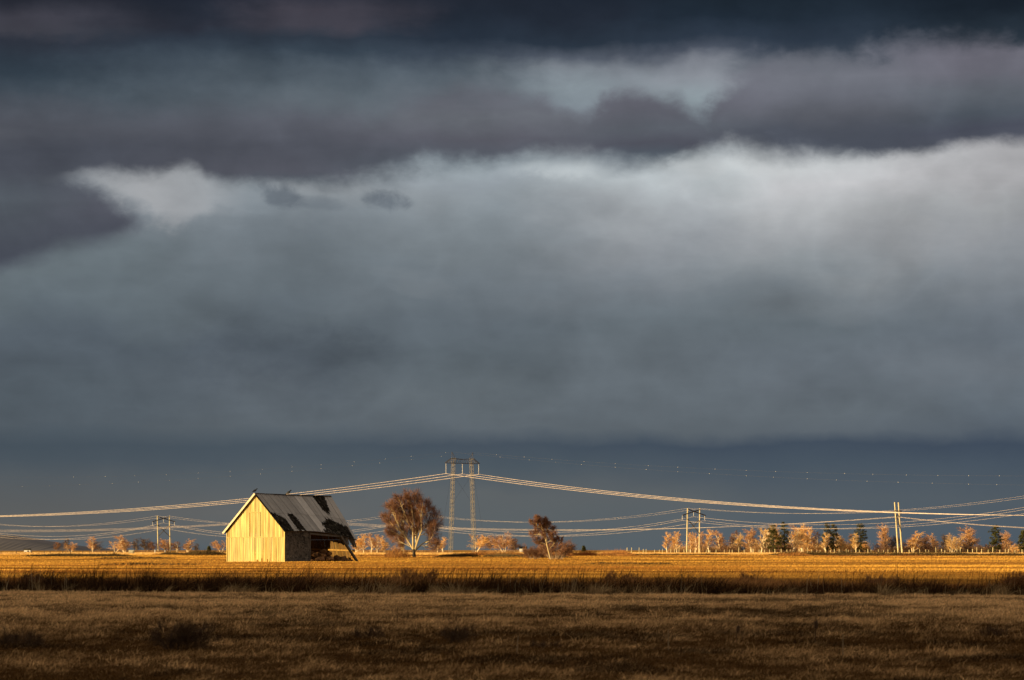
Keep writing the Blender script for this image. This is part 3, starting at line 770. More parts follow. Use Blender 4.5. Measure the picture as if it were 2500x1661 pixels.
# right wall, front part, in shingle courses
m = MB(); z = -.1
while z < 4.06:
    l = 0.0
    while l < 5.45:
        w = rs.uniform(.12,.26); l1 = min(l+w, 5.45); k = rs.uniform(.6,1.35)*(1.25 if z<2.3 else .9)
        if rs.random() < .05: k *= .35
        if 3.6 < l < 4.2 and z > 2.2 and rs.random() < .5: k *= .3
        m.add([B(l,.045,z-.02), B(l1-.008,.045,z-.02), B(l1-.008,.01,z+.17), B(l,.01,z+.17)], [(0,1,2,3)], (k,k*.98,k*.95))
        l = l1
    z += .155
m.slab([B(0,.0,-.1), B(5.45,.0,-.1), B(5.45,.0,4.0), B(0,.0,4.0)], BO, .05, (.6,.6,.6))
sw = m.build('side_wall', M['shingle'], barn); tag(sw, 'shaded side wall covered in dark shingles')
m = MB(); m.bar(B(5.47,.06,-.1), B(5.47,.06,3.95), .05, .16, BL, (1.2,1.1,1.0)); m.build('corner_post', M['timber'], barn)
# top plate over the opening
m = MB(); m.bar(B(5.3,.05,3.80), B(12.6,.12,3.42), .10, .24); m.build('top_plate', M['timber'], barn)
m = MB()
for i in range(12):
    l = 12.0+i*.31; zt = 3.42-(l-12.4)*.15; m.bar(B(l,.02,zt+.1), B(l+rs.uniform(.1,.8),.02+rs.uniform(0,.2),zt-rs.uniform(.45,1.25)), .30, .03, BO, tuple([rs.uniform(.5,1.1)]*3))
m.build('sagging_boards', M['board_dark'], barn)
m = MB(); m.bar(B(15.25,.1,3.0), B(15.35,.1,1.95), .12, .04, BO, (1.2,1.0,.9)); m.build('hanging_board', M['timber'], barn)
m = MB(); m.bar(B(12.05,.22,3.50), B(15.75,.45,-.12), .30, .26); m.build('leaning_post', M['timber'], barn)
# left wall with its gap, rear gable boards leaning, girt
m = MB()
def lwall(l0, l1, lean):
    l = l0
    while l < l1:
        w = rs.uniform(.18,.3); c = tone(.8,1.1)
        m.slab([B(l,-9.8,-.1), B(l+w-.015,-9.8,-.1), B(l+w-.015-lean,-9.8,3.95), B(l-lean,-9.8,3.95)], -BO, .03, c); l += w
lwall(0.0, 4.6, 0.0)
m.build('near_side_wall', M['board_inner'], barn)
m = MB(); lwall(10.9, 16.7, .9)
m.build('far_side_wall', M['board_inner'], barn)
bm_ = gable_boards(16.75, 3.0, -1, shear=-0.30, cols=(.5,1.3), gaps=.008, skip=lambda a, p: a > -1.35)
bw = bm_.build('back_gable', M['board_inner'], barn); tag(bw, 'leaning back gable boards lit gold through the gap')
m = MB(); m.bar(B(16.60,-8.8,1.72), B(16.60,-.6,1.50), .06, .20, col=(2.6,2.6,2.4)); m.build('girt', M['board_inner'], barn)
# the heap inside: clods of old hay and earth
import bmesh
bm = bmesh.new(); rh = random.Random(12)
for i in range(95):
    t = rh.random(); l = 6.0+t*9.5; o = rh.uniform(-5.6,-0.15)
    hmax = 1.45*math.exp(-((l-10.6)/3.0)**2)*(1-((o+3.2)/3.4)**2)+.25
    z = rh.uniform(0, 1)*max(.1,hmax); rr = rh.uniform(.20,.48)
    ret = bmesh.ops.create_icosphere(bm, subdivisions=2, radius=rr)
    c = B(l,o,z)-barn.location
    for v in ret['verts']:
        k = 1+.35*(float(fbm(np.array([v.co.x*4+i]), np.array([v.co.y*4+v.co.z*3]), 7, 2)[0])-.5)*2
        v.co = Vector((v.co.x*1.25, v.co.y, v.co.z*.85))*k + c + barn.location
me = bpy.data.meshes.new('hay_heap'); bm.to_mesh(me); bm.free()
hp = link('hay_heap', me, M['heap']); tag(hp, 'lumpy brown heap of old hay and earth inside the barn opening', 'heap')

# ------------------------------------------------------------------ birds
def crow(loc, yaw, pitch, label, group, s=1.0):
    t = empty('crow', loc, label, 'bird', group); t.rotation_euler = (0,0,yaw); t.scale = (s,s*1.5,s*1.1)
    bm = bmesh.new()
    prof = [(-.30,.22,.012,.03),(-.18,.30,.05,.03),(-.08,.24,.07,.06),(.02,.23,.085,.09),(.10,.27,.075,.08),(.16,.33,.05,.055),(.21,.37,.052,.05),(.25,.375,.035,.035),(.28,.37,.014,.014),(.34,.355,.004,.004)]
    prof = [(-.36,.06,.05,.010),(-.20,.12,.045,.022),(-.10,.17,.075,.06),(.0,.22,.09,.085),(.09,.28,.08,.08),(.14,.34,.05,.055),(.19,.385,.052,.05),(.235,.39,.036,.035),(.265,.38,.014,.014),(.33,.365,.004,.004)]
    rings = []
    for (x, z, w, hh) in prof:
        rings.append([bm.verts.new((x, math.cos(a)*w, z+math.sin(a)*hh)) for a in [2*math.pi*k/10 for k in range(10)]])
    for a, b in zip(rings, rings[1:]):
        for k in range(10): bm.faces.new((a[k], a[(k+1)%10], b[(k+1)%10], b[k]))
    bm.faces.new(rings[0][::-1]); bm.faces.new(rings[-1])
    me = bpy.data.meshes.new('body'); bm.to_mesh(me); bm.free(); link('body', me, M['bird'], t)
    for sgn in (-1,1):
        m = MB(); m.add([(.08,sgn*.085,.33),(-.02,sgn*.11,.30),(-.32,sgn*.04,.085),(-.10,sgn*.09,.14),(.04,sgn*.095,.2),(-.02,sgn*.085,.24)], [(0,1,5),(1,2,3,5),(0,5,4),(5,3,4)]); link('wing', m.mesh('wing'), M['bird'], t)
        m = MB(); m.tube([(.0,sgn*.03,.15),(.01,sgn*.03,.07),(.0,sgn*.03,.0)], .008, 5); m.tube([(-.03,sgn*.03,.004),(.06,sgn*.03,.004)], .008, 4); link('leg', m.mesh('leg'), M['bird'], t)
    return t
crow(B(-.15,-4.9,9.20), R(35), 0, 'black crow perched on the barn gable peak', 'crows on the barn ridge', 1.35)
crow(RS(.43,0,.14), R(-20), 0, 'black crow hunched midway along the barn ridge', 'crows on the barn ridge', 1.5)

# ------------------------------------------------------------------ pylon
TX, TD = (1129-1250)/F*1345.0, 1345.0
LDIR = Vector((math.cos(R(50)), -math.sin(R(50)), 0)); CDIR = Vector((math.sin(R(50)), math.cos(R(50)), 0))     # along the line; along the crossarm
def T(c, z, l=0.0): return Vector((TX, TD, 0)) + CDIR*c + LDIR*l + UP_*z
def zt(py): return CAMH+(HOR-py)/F*TD
py_ = empty('transmission_pylon', (TX, TD, 0), 'tall steel lattice pylon on two masts with a trussed crossarm', 'pylon')
HB, HT = 7.05, 5.3
for sgn in (-1, 1):
    m = MB(); w0, w1_ = .70, .62
    zs = np.linspace(-.3, zt(1118), 22)
    def corner(k, i):
        z = zs[i]; t = max(0,z)/zs[-1]; c = sgn*(HB*(1-t)+HT*t); w = w0*(1-t)+w1_*t
        sx = (-1,1,1,-1)[k]; sy = (-1,-1,1,1)[k]
        return T(c+sx*w, z, sy*w)
    for k in range(4): m.tube([corner(k,i) for i in range(len(zs))], .075, 4)
    for i in range(len(zs)-1):
        for k in range(4):
            k2 = (k+1)%4
            m.tube([corner(k,i), corner(k2,i+1)], .04, 3, False)
            if i%2: m.tube([corner(k2,i), corner(k,i+1)], .04, 3, False)
            m.tube([corner(k,i), corner(k2,i)], .045, 3, False)
    m.build('mast', M['steel'], py_)
    m = MB(); m.tube([T(sgn*(HT+.9),zt(1118)), T(sgn*6.3,zt(1104.6))], .10, 4); m.tube([T(sgn*(HT-.9),zt(1118)), T(sgn*6.3,zt(1104.6))], .10, 4); m.build('peak', M['steel_dark_shade'], py_)
m = MB(); zb, zu = zt(1131.6), zt(1118.5); HWc = 10.2
for l in (-.7,.7):
    m.tube([T(-HWc,zb,l*.2), T(-6.3,zb,l), T(6.3,zb,l), T(HWc,zb,l*.2)], .12, 4)
    m.tube([T(-HWc,zb+.1,l*.2), T(-6.3,zu-.2,l), T(-5,zu-.35,l), T(0,zu-.7,l), T(5,zu-.35,l), T(6.3,zu-.2,l), T(HWc,zb+.1,l*.2)], .11, 4)
    k = np.linspace(-6.3,6.3,11)
    for i in range(10):
        a, b = k[i], k[i+1]; m.tube([T(a,zb if i%2 else zu-.3,l), T(b,zu-.3 if i%2 else zb,l)], .065, 3)
    for sgn in (-1,1):
        m.tube([T(sgn*7.7,zb,l*.7), T(sgn*6.3,zu-.2,l)], .06, 3); m.tube([T(sgn*7.7,zb,l*.7), T(sgn*7.7,zb+1.5,l*.7)], .06, 3); m.tube([T(sgn*9.0,zb,l*.4), T(sgn*7.7,zb+1.5,l*.7)], .05, 3)
for c in np.linspace(-9,9,9): m.tube([T(c,zb,-.6), T(c,zb,.6)], .06, 3)
m.build('crossarm', M['steel_dark_shade'], py_)
ZA = zt(1157.5)
for c in (-9.75, 0, 9.75):
    m = MB(); z0 = zb-.3
    pts = []; rad = []
    nd = 18
    for i in range(nd):
        z = z0-(z0-ZA)*i/nd; dz = (z0-ZA)/nd
        pts += [T(c,z), T(c,z-dz*.35), T(c,z-dz*.7)]; rad += [.06,.20,.06]
    m.tube(pts, rad, 6); m.build('insulator_string', M['insul'], py_)
for (a, b) in ((-5,6.2),(5,-6.2)):
    m = MB(); m.tube([T(a,zt(1160),.6*np.sign(a)), T(b,zt(1228),.6*np.sign(a))], .035, 3); m.build('guy_wire', M['steel_dark_shade'], py_)
for sgn in (-1,1):
    m = MB(); m.tube([T(sgn*6.3,zt(1150)), T(sgn*11,.2,sgn*4)], .03, 3); m.build('guy_wire', M['steel_dark_shade'], py_)

# ------------------------------------------------------------------ wires
def span(a, b, sag, n=40, t1=1.0):                # a hanging wire between two points, optionally cut off beyond the frame
    a, b = Vector(a), Vector(b); out = []
    for i in range(n+1):
        t = i/n*t1; p = a*(1-t)+b*t; p.z -= 4*sag*t*(1-t); out.append(p)
    return out
def wire(spans, r, label, group, name='power_line_wire', seg=4, cat='wire', mt=None):
    m = MB()
    for sp in spans: m.tube(sp, r, seg)
    mid = spans[0][0]
    o = link(name, m.mesh(name), mt or M['wire'])
    return tag(o, label, cat, group)
def fit_free(c, zatt, d, pts):                    # least squares a, b from survey points (px, py)
    A_ = []; b_ = []
    o = T(c, zatt)
    for (px, py) in pts:
        k = (px-1250)/F; s_ = (k*o.y-o.x)/(d.x-k*d.y); D = o.y+d.y*s_; z = CAMH+(HOR-py)/F*D
        A_.append((-s_, s_*s_)); b_.append(z-zatt)
    q = np.linalg.lstsq(np.array(A_), np.array(b_), rcond=None)[0]; return float(q[0]), float(q[1])
def free(a, d, aa, bb, s1, n=46):                 # z = z0 - aa s + bb s^2 leaving the pylon
    return [Vector(a)+d*s+UP_*(-aa*s+bb*s*s) for s in np.linspace(0, s1, n)]
fitL = fit_free(0, ZA, -LDIR, [(1000,1174),(920,1187),(740,1208),(560,1227.6),(280,1246),(0,1261.6)])
fitR = fit_free(0, ZA, LDIR, [(1250,1172.5),(1380,1191),(1650,1220),(1920,1240),(2185,1251.5),(2500,1258.5)])
WL = ['nearest','middle','farthest']
for c, nm in ((-9.75,'left'),(0,'middle'),(9.75,'right')):
    wire([free(T(c,ZA), -LDIR, *fitL, 560), free(T(c,ZA), LDIR, *fitR, 470)], .072,
         {'left':'thick pale conductor hanging from the western crossarm tip of the lattice pylon','middle':'thick pale conductor hanging from the centre insulator of the lattice pylon','right':'thick pale conductor hanging from the eastern crossarm tip of the lattice pylon'}[nm].replace('western','barn side').replace('eastern','birch side'),
         'conductors of the lattice pylon')
def shield(c, zp, LA, RA, pl, pr, label):
    A = free(T(c,zp), -LDIR, *fit_free(c, zp, -LDIR, LA), 560); Bv = free(T(c,zp), LDIR, *fit_free(c, zp, LDIR, RA), 470)
    t = empty('shield_wire', T(c,zp), label, 'wire', 'marked earth wires above the lattice pylon')
    m = MB(); m.tube(A, .013, 3); m.tube(Bv, .013, 3); m.build('strand', M['steel_dark_shade'], t)
    mk = bpy.data.meshes.new('marker'); bm = bmesh.new(); bmesh.ops.create_icosphere(bm, subdivisions=1, radius=.125); bm.to_mesh(mk); bm.free(); mk.materials.append(M['white'])
    for arr, pxs in ((A, pl), (Bv, pr)):
        for px in pxs:
            for p, q in zip(arr, arr[1:]):
                x0, x1 = px_of(p)[0], px_of(q)[0]
                if (x0-px)*(x1-px) <= 0 and x0 != x1:
                    k = (px-x0)/(x1-x0); o = bpy.data.objects.new('marker', mk); COL.objects.link(o); o.parent = t
                    o.location = p*(1-k)+q*k - t.location; break
shield(-6.3, zt(1104.6), [(1004,1115.5),(784,1134.5),(562,1151.5),(406,1158),(257,1164)], [(1355,1129),(1502,1140),(1732,1156.8),(1971,1170.5),(2193,1178),(2434,1183)], [1088,1004,941,865,784,713,640,562,484,406,329,257,180], [1221,1292,1355,1420,1502,1578,1655,1732,1822,1888,1971,2042,2117,2193,2276,2365,2434], 'thin earth wire with pale markers from the barn side peak of the pylon')
shield(6.3, zt(1104.6), [(1004,1124),(860,1137),(713,1151.5),(484,1168.5),(274,1180),(55,1188.5)], [(1280,1118.6),(1502,1133.5),(1655,1142),(1822,1147),(1971,1152.5),(2213,1160),(2440,1163)], [1078,1004,927,860,784,713,636,562,484,413,338,274,195,122,55], [1212,1280,1348,1426,1502,1583,1655,1746,1822,1894,1971,2062,2131,2213,2290,2365,2440], 'thin earth wire with pale markers from the birch side peak of the pylon')

# wooden H-frames
def hframe_parts(t, H, hw, axis, lean=0.0, braces=2, cross='peaked', arm=8.1):
    A = axis; base = t.location
    def Q(c, z, l=0): return A*c + UP_*z + Vector((lean*z/H,0,0)) + A.cross(UP_)*l
    for sgn in (-1,1):
        m = MB(); m.tube([Q(sgn*hw,-.5), Q(sgn*hw,H*.5), Q(sgn*hw*.99,H)], [.33,.29,.24], 8); link('pole', m.mesh('pole'), M['pole'], t)
    if cross == 'peaked':
        for sgn in (-1,1):
            m = MB(); m.bar(Q(-sgn*arm,H-3.3,.35), Q(sgn*hw,H-.5,.35), .26, .42); link('crossarm', m.mesh('crossarm'), M['pole_dark'], t)
            m = MB(); m.bar(Q(sgn*(arm-.6),H-3.3,.3), Q(sgn*hw,H-5.6,.3), .10, .14); link('strut', m.mesh('strut'), M['pole_dark'], t)
        zc = {-1:H-3.4, 0:H-1.6, 1:H-3.4}
    else:
        m = MB(); m.bar(Q(-arm,H-3.6,.35), Q(arm,H-3.6,.35), .26, .42); link('crossarm', m.mesh('crossarm'), M['pole_dark'], t)
        zc = {-1:H-3.7, 0:H-3.7, 1:H-3.7}
    for k in (-1,0,1):
        m = MB(); pts=[]; rad=[]
        for i in range(8):
            z = zc[k]-.27*i; pts += [Q(k*arm*.97,z), Q(k*arm*.97,z-.1), Q(k*arm*.97,z-.2)]; rad += [.05,.16,.05]
        m.tube(pts, rad, 6); link('insulator_string', m.mesh('insulator_string'), M['insul'] if cross=='peaked' else M['pole_dark'], t)
    for b in range(braces):
        s = 1 if b == 0 else -1
        m = MB(); m.bar(Q(-s*hw,H-5.2,s*.33), Q(s*hw,H-12.0,s*.33), .26, .26); link('cross_brace', m.mesh('cross_brace'), M['pole_dark'] if b == 0 else M['timber'], t)
    return [base+Q(k*arm*.97, zc[k]-2.3) for k in (-1,0,1)], [base+Q(sgn*hw,H) for sgn in (-1,1)]
AXA = Vector((1,1,0)).normalized()
GA = 'wooden pole frames of the power line'
att = {}
specs = [('F0',-105,1795,20.5,AXA,0,2,'peaked',None),
 ('F1',401,1645,20.9,AXA,-.5,2,'peaked','pale wooden pole frame with a peaked crossarm on the barn gable side of the fields'),
 ('F2',1000,1490,20.6,AXA,0,2,'peaked','pale wooden pole frame standing behind the large bare birch'),
 ('F3',1692,1353,21.0,AXA,.3,2,'peaked','pale wooden pole frame with bold crossed braces beside the pink aspens'),
 ('F4',2600,1190,26.0,AXA,0,2,'peaked',None)]
for key, px, D, H, ax, lean, br, cr, lab in specs:
    X_ = (px-1250)/F*D
    if lab is None:
        c = Vector((X_, D, 0)); Q = lambda k, z: c+ax*k+UP_*z
        att[key] = ([Q(-7.9,H-5.7),Q(0,H-3.9),Q(7.9,H-5.7)], [Q(-4.4,H),Q(4.4,H)]); continue
    t = empty('pole_frame', (X_, D, 0), lab, 'pole frame', GA)
    att[key] = hframe_parts(t, H, 4.35, ax, lean, br, cr)
AXB = Vector((109,260,0)).normalized()
t = empty('pole_frame', ((2198-1250)/F*1195, 1195, 0), 'leaning wooden pole frame with two close poles near the open fence', 'pole frame', GA)
attB2 = hframe_parts(t, 21.2, 2.95, AXB, -1.55, 2, 'flat', 5.6)
names = [('tree side','field side')]
keys = ['F0','F1','F2','F3','F4']; sg = [7.2,7.2,6.8,6.6]; sh = [5.2,5.6,5.6,5.4]
lb3 = ['thin pale wire strung from the near ends of the peaked crossarms','thin pale wire strung from the centres of the peaked crossarms','thin pale wire strung from the far ends of the peaked crossarms']
for k in range(3):
    wire([span(att[keys[i]][0][k], att[keys[i+1]][0][k], sg[i], 30) for i in range(4)], .034, lb3[k], 'wires on the peaked wooden frames')
for k in range(2):
    wire([span(att[keys[i]][1][k], att[keys[i+1]][1][k], sh[i], 30) for i in range(4)], .024, ['faint top wire joining the near poles of the peaked frames','faint top wire joining the far poles of the peaked frames'][k], 'wires on the peaked wooden frames')
b1 = P3(700,1270,1330); b0 = P3(-520,1276,1430); b3 = P3(3300,1268,1120)
lbB = ['pale wire passing behind the barn to the leaning frame, lowest in its bundle','pale wire passing behind the barn to the leaning frame, middle in its bundle','pale wire passing behind the barn to the leaning frame, highest in its bundle']
for k in range(3):
    o = Vector((0,0,(k-1)*.45))+AXB*(k-1)*4.0; e = attB2[0][k]
    wire([span(b0+o, b1+o, 4.6, 40), span(b1+o, e, 5.0, 40), span(e, b3+o, 5.0, 40)], .032, lbB[k], 'wires behind the barn')

# ------------------------------------------------------------------ trees
class Tree:
    def __init__(s, seed): s.r = random.Random(seed); s.tr = MB(); s.crown = []; s.bow = []
    def twig(s, p, d, L, w):                       # two thin faces, slightly bent
        r = s.r; q = d.cross(Vector((r.uniform(-1,1), r.uniform(-1,1), r.uniform(-1,1)))); 
        if q.length < 1e-4: return
        q.normalize(); m = p + d*L*.55 + Vector((r.uniform(-.06,.06), r.uniform(-.06,.06), r.uniform(-.05,.05)))*L*2
        e = p + d*L + Vector((r.uniform(-.1,.1)*L, r.uniform(-.1,.1)*L, r.uniform(-.16,.04)*L))
        s.crown.append((p-q*w*.5, p+q*w*.5, m+q*w*.4, m-q*w*.4, e))
    def crown_mesh(s, name):
        n = len(s.crown); V = np.array([[tuple(v) for v in t] for t in s.crown], np.float32).reshape(-1,3)
        b = np.arange(n)*5
        return npmesh(name, V, np.stack([b+3,b+2,b+4],-1), np.stack([b,b+1,b+2,b+3],-1))
    def branch(s, p, d, L, r0, depth, P):
        r = s.r; n = 4 if depth > 0 else 3; pts = [p.copy()]; dd = d.copy(); q = p.copy()
        for i in range(n):
            dd = dd + Vector((r.uniform(-1,1), r.uniform(-1,1), r.uniform(-1,1)))*P['wob'] + Vector(P['wind']) + Vector((0,0,P['up']))
            dd.normalize(); q = q + dd*L/n; pts.append(q.copy())
        s.tr.tube(pts, [max(P['rmin'], r0*(1-.8*i/n)) for i in range(n+1)], 5 if r0 > .06 else 3, False) if r0 > P['cut'] else s.bow.append((pts, r0))
        if depth == 0:
            for k in range(P['ntw']):
                t = r.uniform(.1,1); i = min(n-1,int(t*n)); b = pts[i].lerp(pts[i+1], t*n-i); dv = (pts[i+1]-pts[i]).normalized()
                e = (dv*r.uniform(.5,1.2) + Vector((r.uniform(-1,1), r.uniform(-1,1), r.uniform(-.7,.9)))*P['sp'] + Vector(P['wind'])*3).normalized()
                s.twig(b, e, P['tl']*r.uniform(.5,1.3), P['tw'])
            return
        nb = P['nb'][depth] if depth < len(P['nb']) else 4
        for k in range(nb):
            t = (k+r.uniform(.2,1))/nb; t = P['t0']+(1-P['t0'])*t; t = min(.999,t); i = min(n-1,int(t*n)); b = pts[i].lerp(pts[i+1], t*n-i); dv = (pts[i+1]-pts[i]).normalized()
            a = r.uniform(0, 2*math.pi); side = dv.cross(Vector((math.cos(a), math.sin(a), .3))); side.normalize()
            ang = r.uniform(*P['ang']); e = (dv*math.cos(ang)+side*math.sin(ang)); e.normalize()
            s.branch(b, e, L*P['lr']*r.uniform(.7,1.2)*(1.15-.5*t), max(P['rmin'], r0*.5*(1-.5*t)), depth-1, P)
    def finish(s):
        for pts, r0 in s.bow:
            for a, b in zip(pts, pts[1:]):
                d = b-a; q = d.cross(Vector((.3,1,.2)))
                if q.length < 1e-6: continue
                q.normalize(); w = max(r0*1.6, s.wmin); s.crown.append((a-q*w*.5, a+q*w*.5, b.lerp(a,.35)+q*w*.4, b.lerp(a,.35)-q*w*.4, b+(b-a)*.02))
    wmin = .02

def bare_tree(seed, H, trunks, spread, P, wmin=.05, trunk_r=.17, crown_name='crown', base=.3):
    t = Tree(seed); t.wmin = wmin; r = t.r
    for k in range(trunks):
        a = r.uniform(0, 6.28); off = Vector((math.cos(a), math.sin(a), 0))*base*(k > 0)
        d = (Vector((math.cos(a)*spread, math.sin(a)*spread*.8, 1))).normalized()
        t.branch(off+Vector((0,0,-.15)), d, H*r.uniform(.80,1.0)*(1 if k == 0 else r.uniform(.7,1)), trunk_r*(1 if k == 0 else .8), P['depth'], P)
    t.finish(); return t
PB = dict(wob=.10, wind=(-.01,0,0), up=.10, rmin=.035, cut=.05, ntw=7, sp=.75, tl=.95, tw=.055, nb=[0,4,11], t0=.22, ang=(.45,1.0), lr=.36, depth=2)
protos = {}
def proto(key, seed, H, trunks, spread, **kw):
    P = dict(PB); P.update(kw.pop('P', {})); t = bare_tree(seed, H, trunks, spread, P, **kw)
    trm = t.tr.mesh(key+'_trunk'); crm = t.crown_mesh(key+'_crown')
    zz = np.empty(len(crm.vertices)*3, np.float32); crm.vertices.foreach_get('co', zz); zz = zz.reshape(-1,3)
    protos[key] = (trm, crm, float(np.percentile(zz[:,2], 99.7)), float(np.percentile(zz[:,0], 98)-np.percentile(zz[:,0], 2)))
PB.update(ntw=7, sp=.42, tl=1.05, tw=.05)
proto('slim_a', 1, 12, 1, .03, P=dict(nb=[0,5,30], lr=.22, ang=(.3,.7), t0=.18))
proto('slim_b', 2, 12, 2, .08, P=dict(nb=[0,5,24], lr=.22, ang=(.3,.75), t0=.2))
proto('oval_a', 3, 11, 2, .14, P=dict(nb=[0,6,22], lr=.30, ang=(.4,.9), t0=.12))
proto('oval_b', 4, 11, 3, .20, P=dict(nb=[0,6,18], lr=.30, ang=(.35,.9), t0=.12))
proto('round_a', 5, 9, 5, .45, P=dict(nb=[0,6,14], lr=.36, up=.05, ang=(.4,1.1)), trunk_r=.11)
proto('round_b', 6, 9, 4, .38, P=dict(nb=[0,6,15], lr=.38, up=.06, ang=(.4,1.1)), trunk_r=.13)
proto('forked', 7, 12, 4, .32, P=dict(nb=[0,5,13], lr=.28, up=.10, ang=(.3,.8), ntw=6), trunk_r=.24)
proto('bush', 8, 4, 9, .75, P=dict(nb=[0,4,6], lr=.42, up=.02, ang=(.4,1.2), tl=.6, tw=.05), trunk_r=.07, base=.9)

M['c_pink'] = mat('pink_twigs', (0.54,0.30,0.14), 0.9, 0.25, 0.35)
M['c_orange'] = mat('orange_twigs', (0.70,0.40,0.14), 0.9, 0.25, 0.35)
M['c_gold'] = mat('gold_twigs', (0.66,0.42,0.17), 0.9, 0.25, 0.35)
M['c_grey'] = mat('grey_twigs', (0.115,0.075,0.060), 0.9, 0.3, 0.35)
M['c_brown'] = mat('brown_twigs', (0.20,0.10,0.058), 0.9, 0.3, 0.35)
M['t_pale'] = mat('aspen_bark', (0.78,0.62,0.40), 0.85, 0.15, 0.6)
M['t_dull'] = mat('dull_bark', (0.26,0.18,0.12), 0.85, 0.2, 0.6)
TG = 'bare trees along the far field edge'
rt = random.Random(31)
for k_, (a_, b_) in protos.items() if False else []: pass
for key in protos:
    for me in protos[key][:2]: me.materials.append(M['c_pink'])
def place_tree(key, px, top, wpx, D, crown, trunk, label, name='bare_tree', cat='tree', group=TG):
    trm, crm, h0, w0 = protos[key]
    H = CAMH+(HOR-top)/F*D; W = wpx/F*D
    t = empty(name, ((px-1250)/F*D, D, 0), label, cat, group)
    t.scale = (W/w0*1.05, W/w0*1.05, H/h0); t.rotation_euler = (0,0,rt.uniform(-.5,.5)+(math.pi if rt.random() < .4 else 0))
    for nm, me, mt in (('trunk', trm, M[trunk]), ('crown', crm, M[crown])):
        o = bpy.data.objects.new(nm, me); COL.objects.link(o); o.parent = t
        o.material_slots[0].link = 'OBJECT'; o.material_slots[0].material = mt
    return t
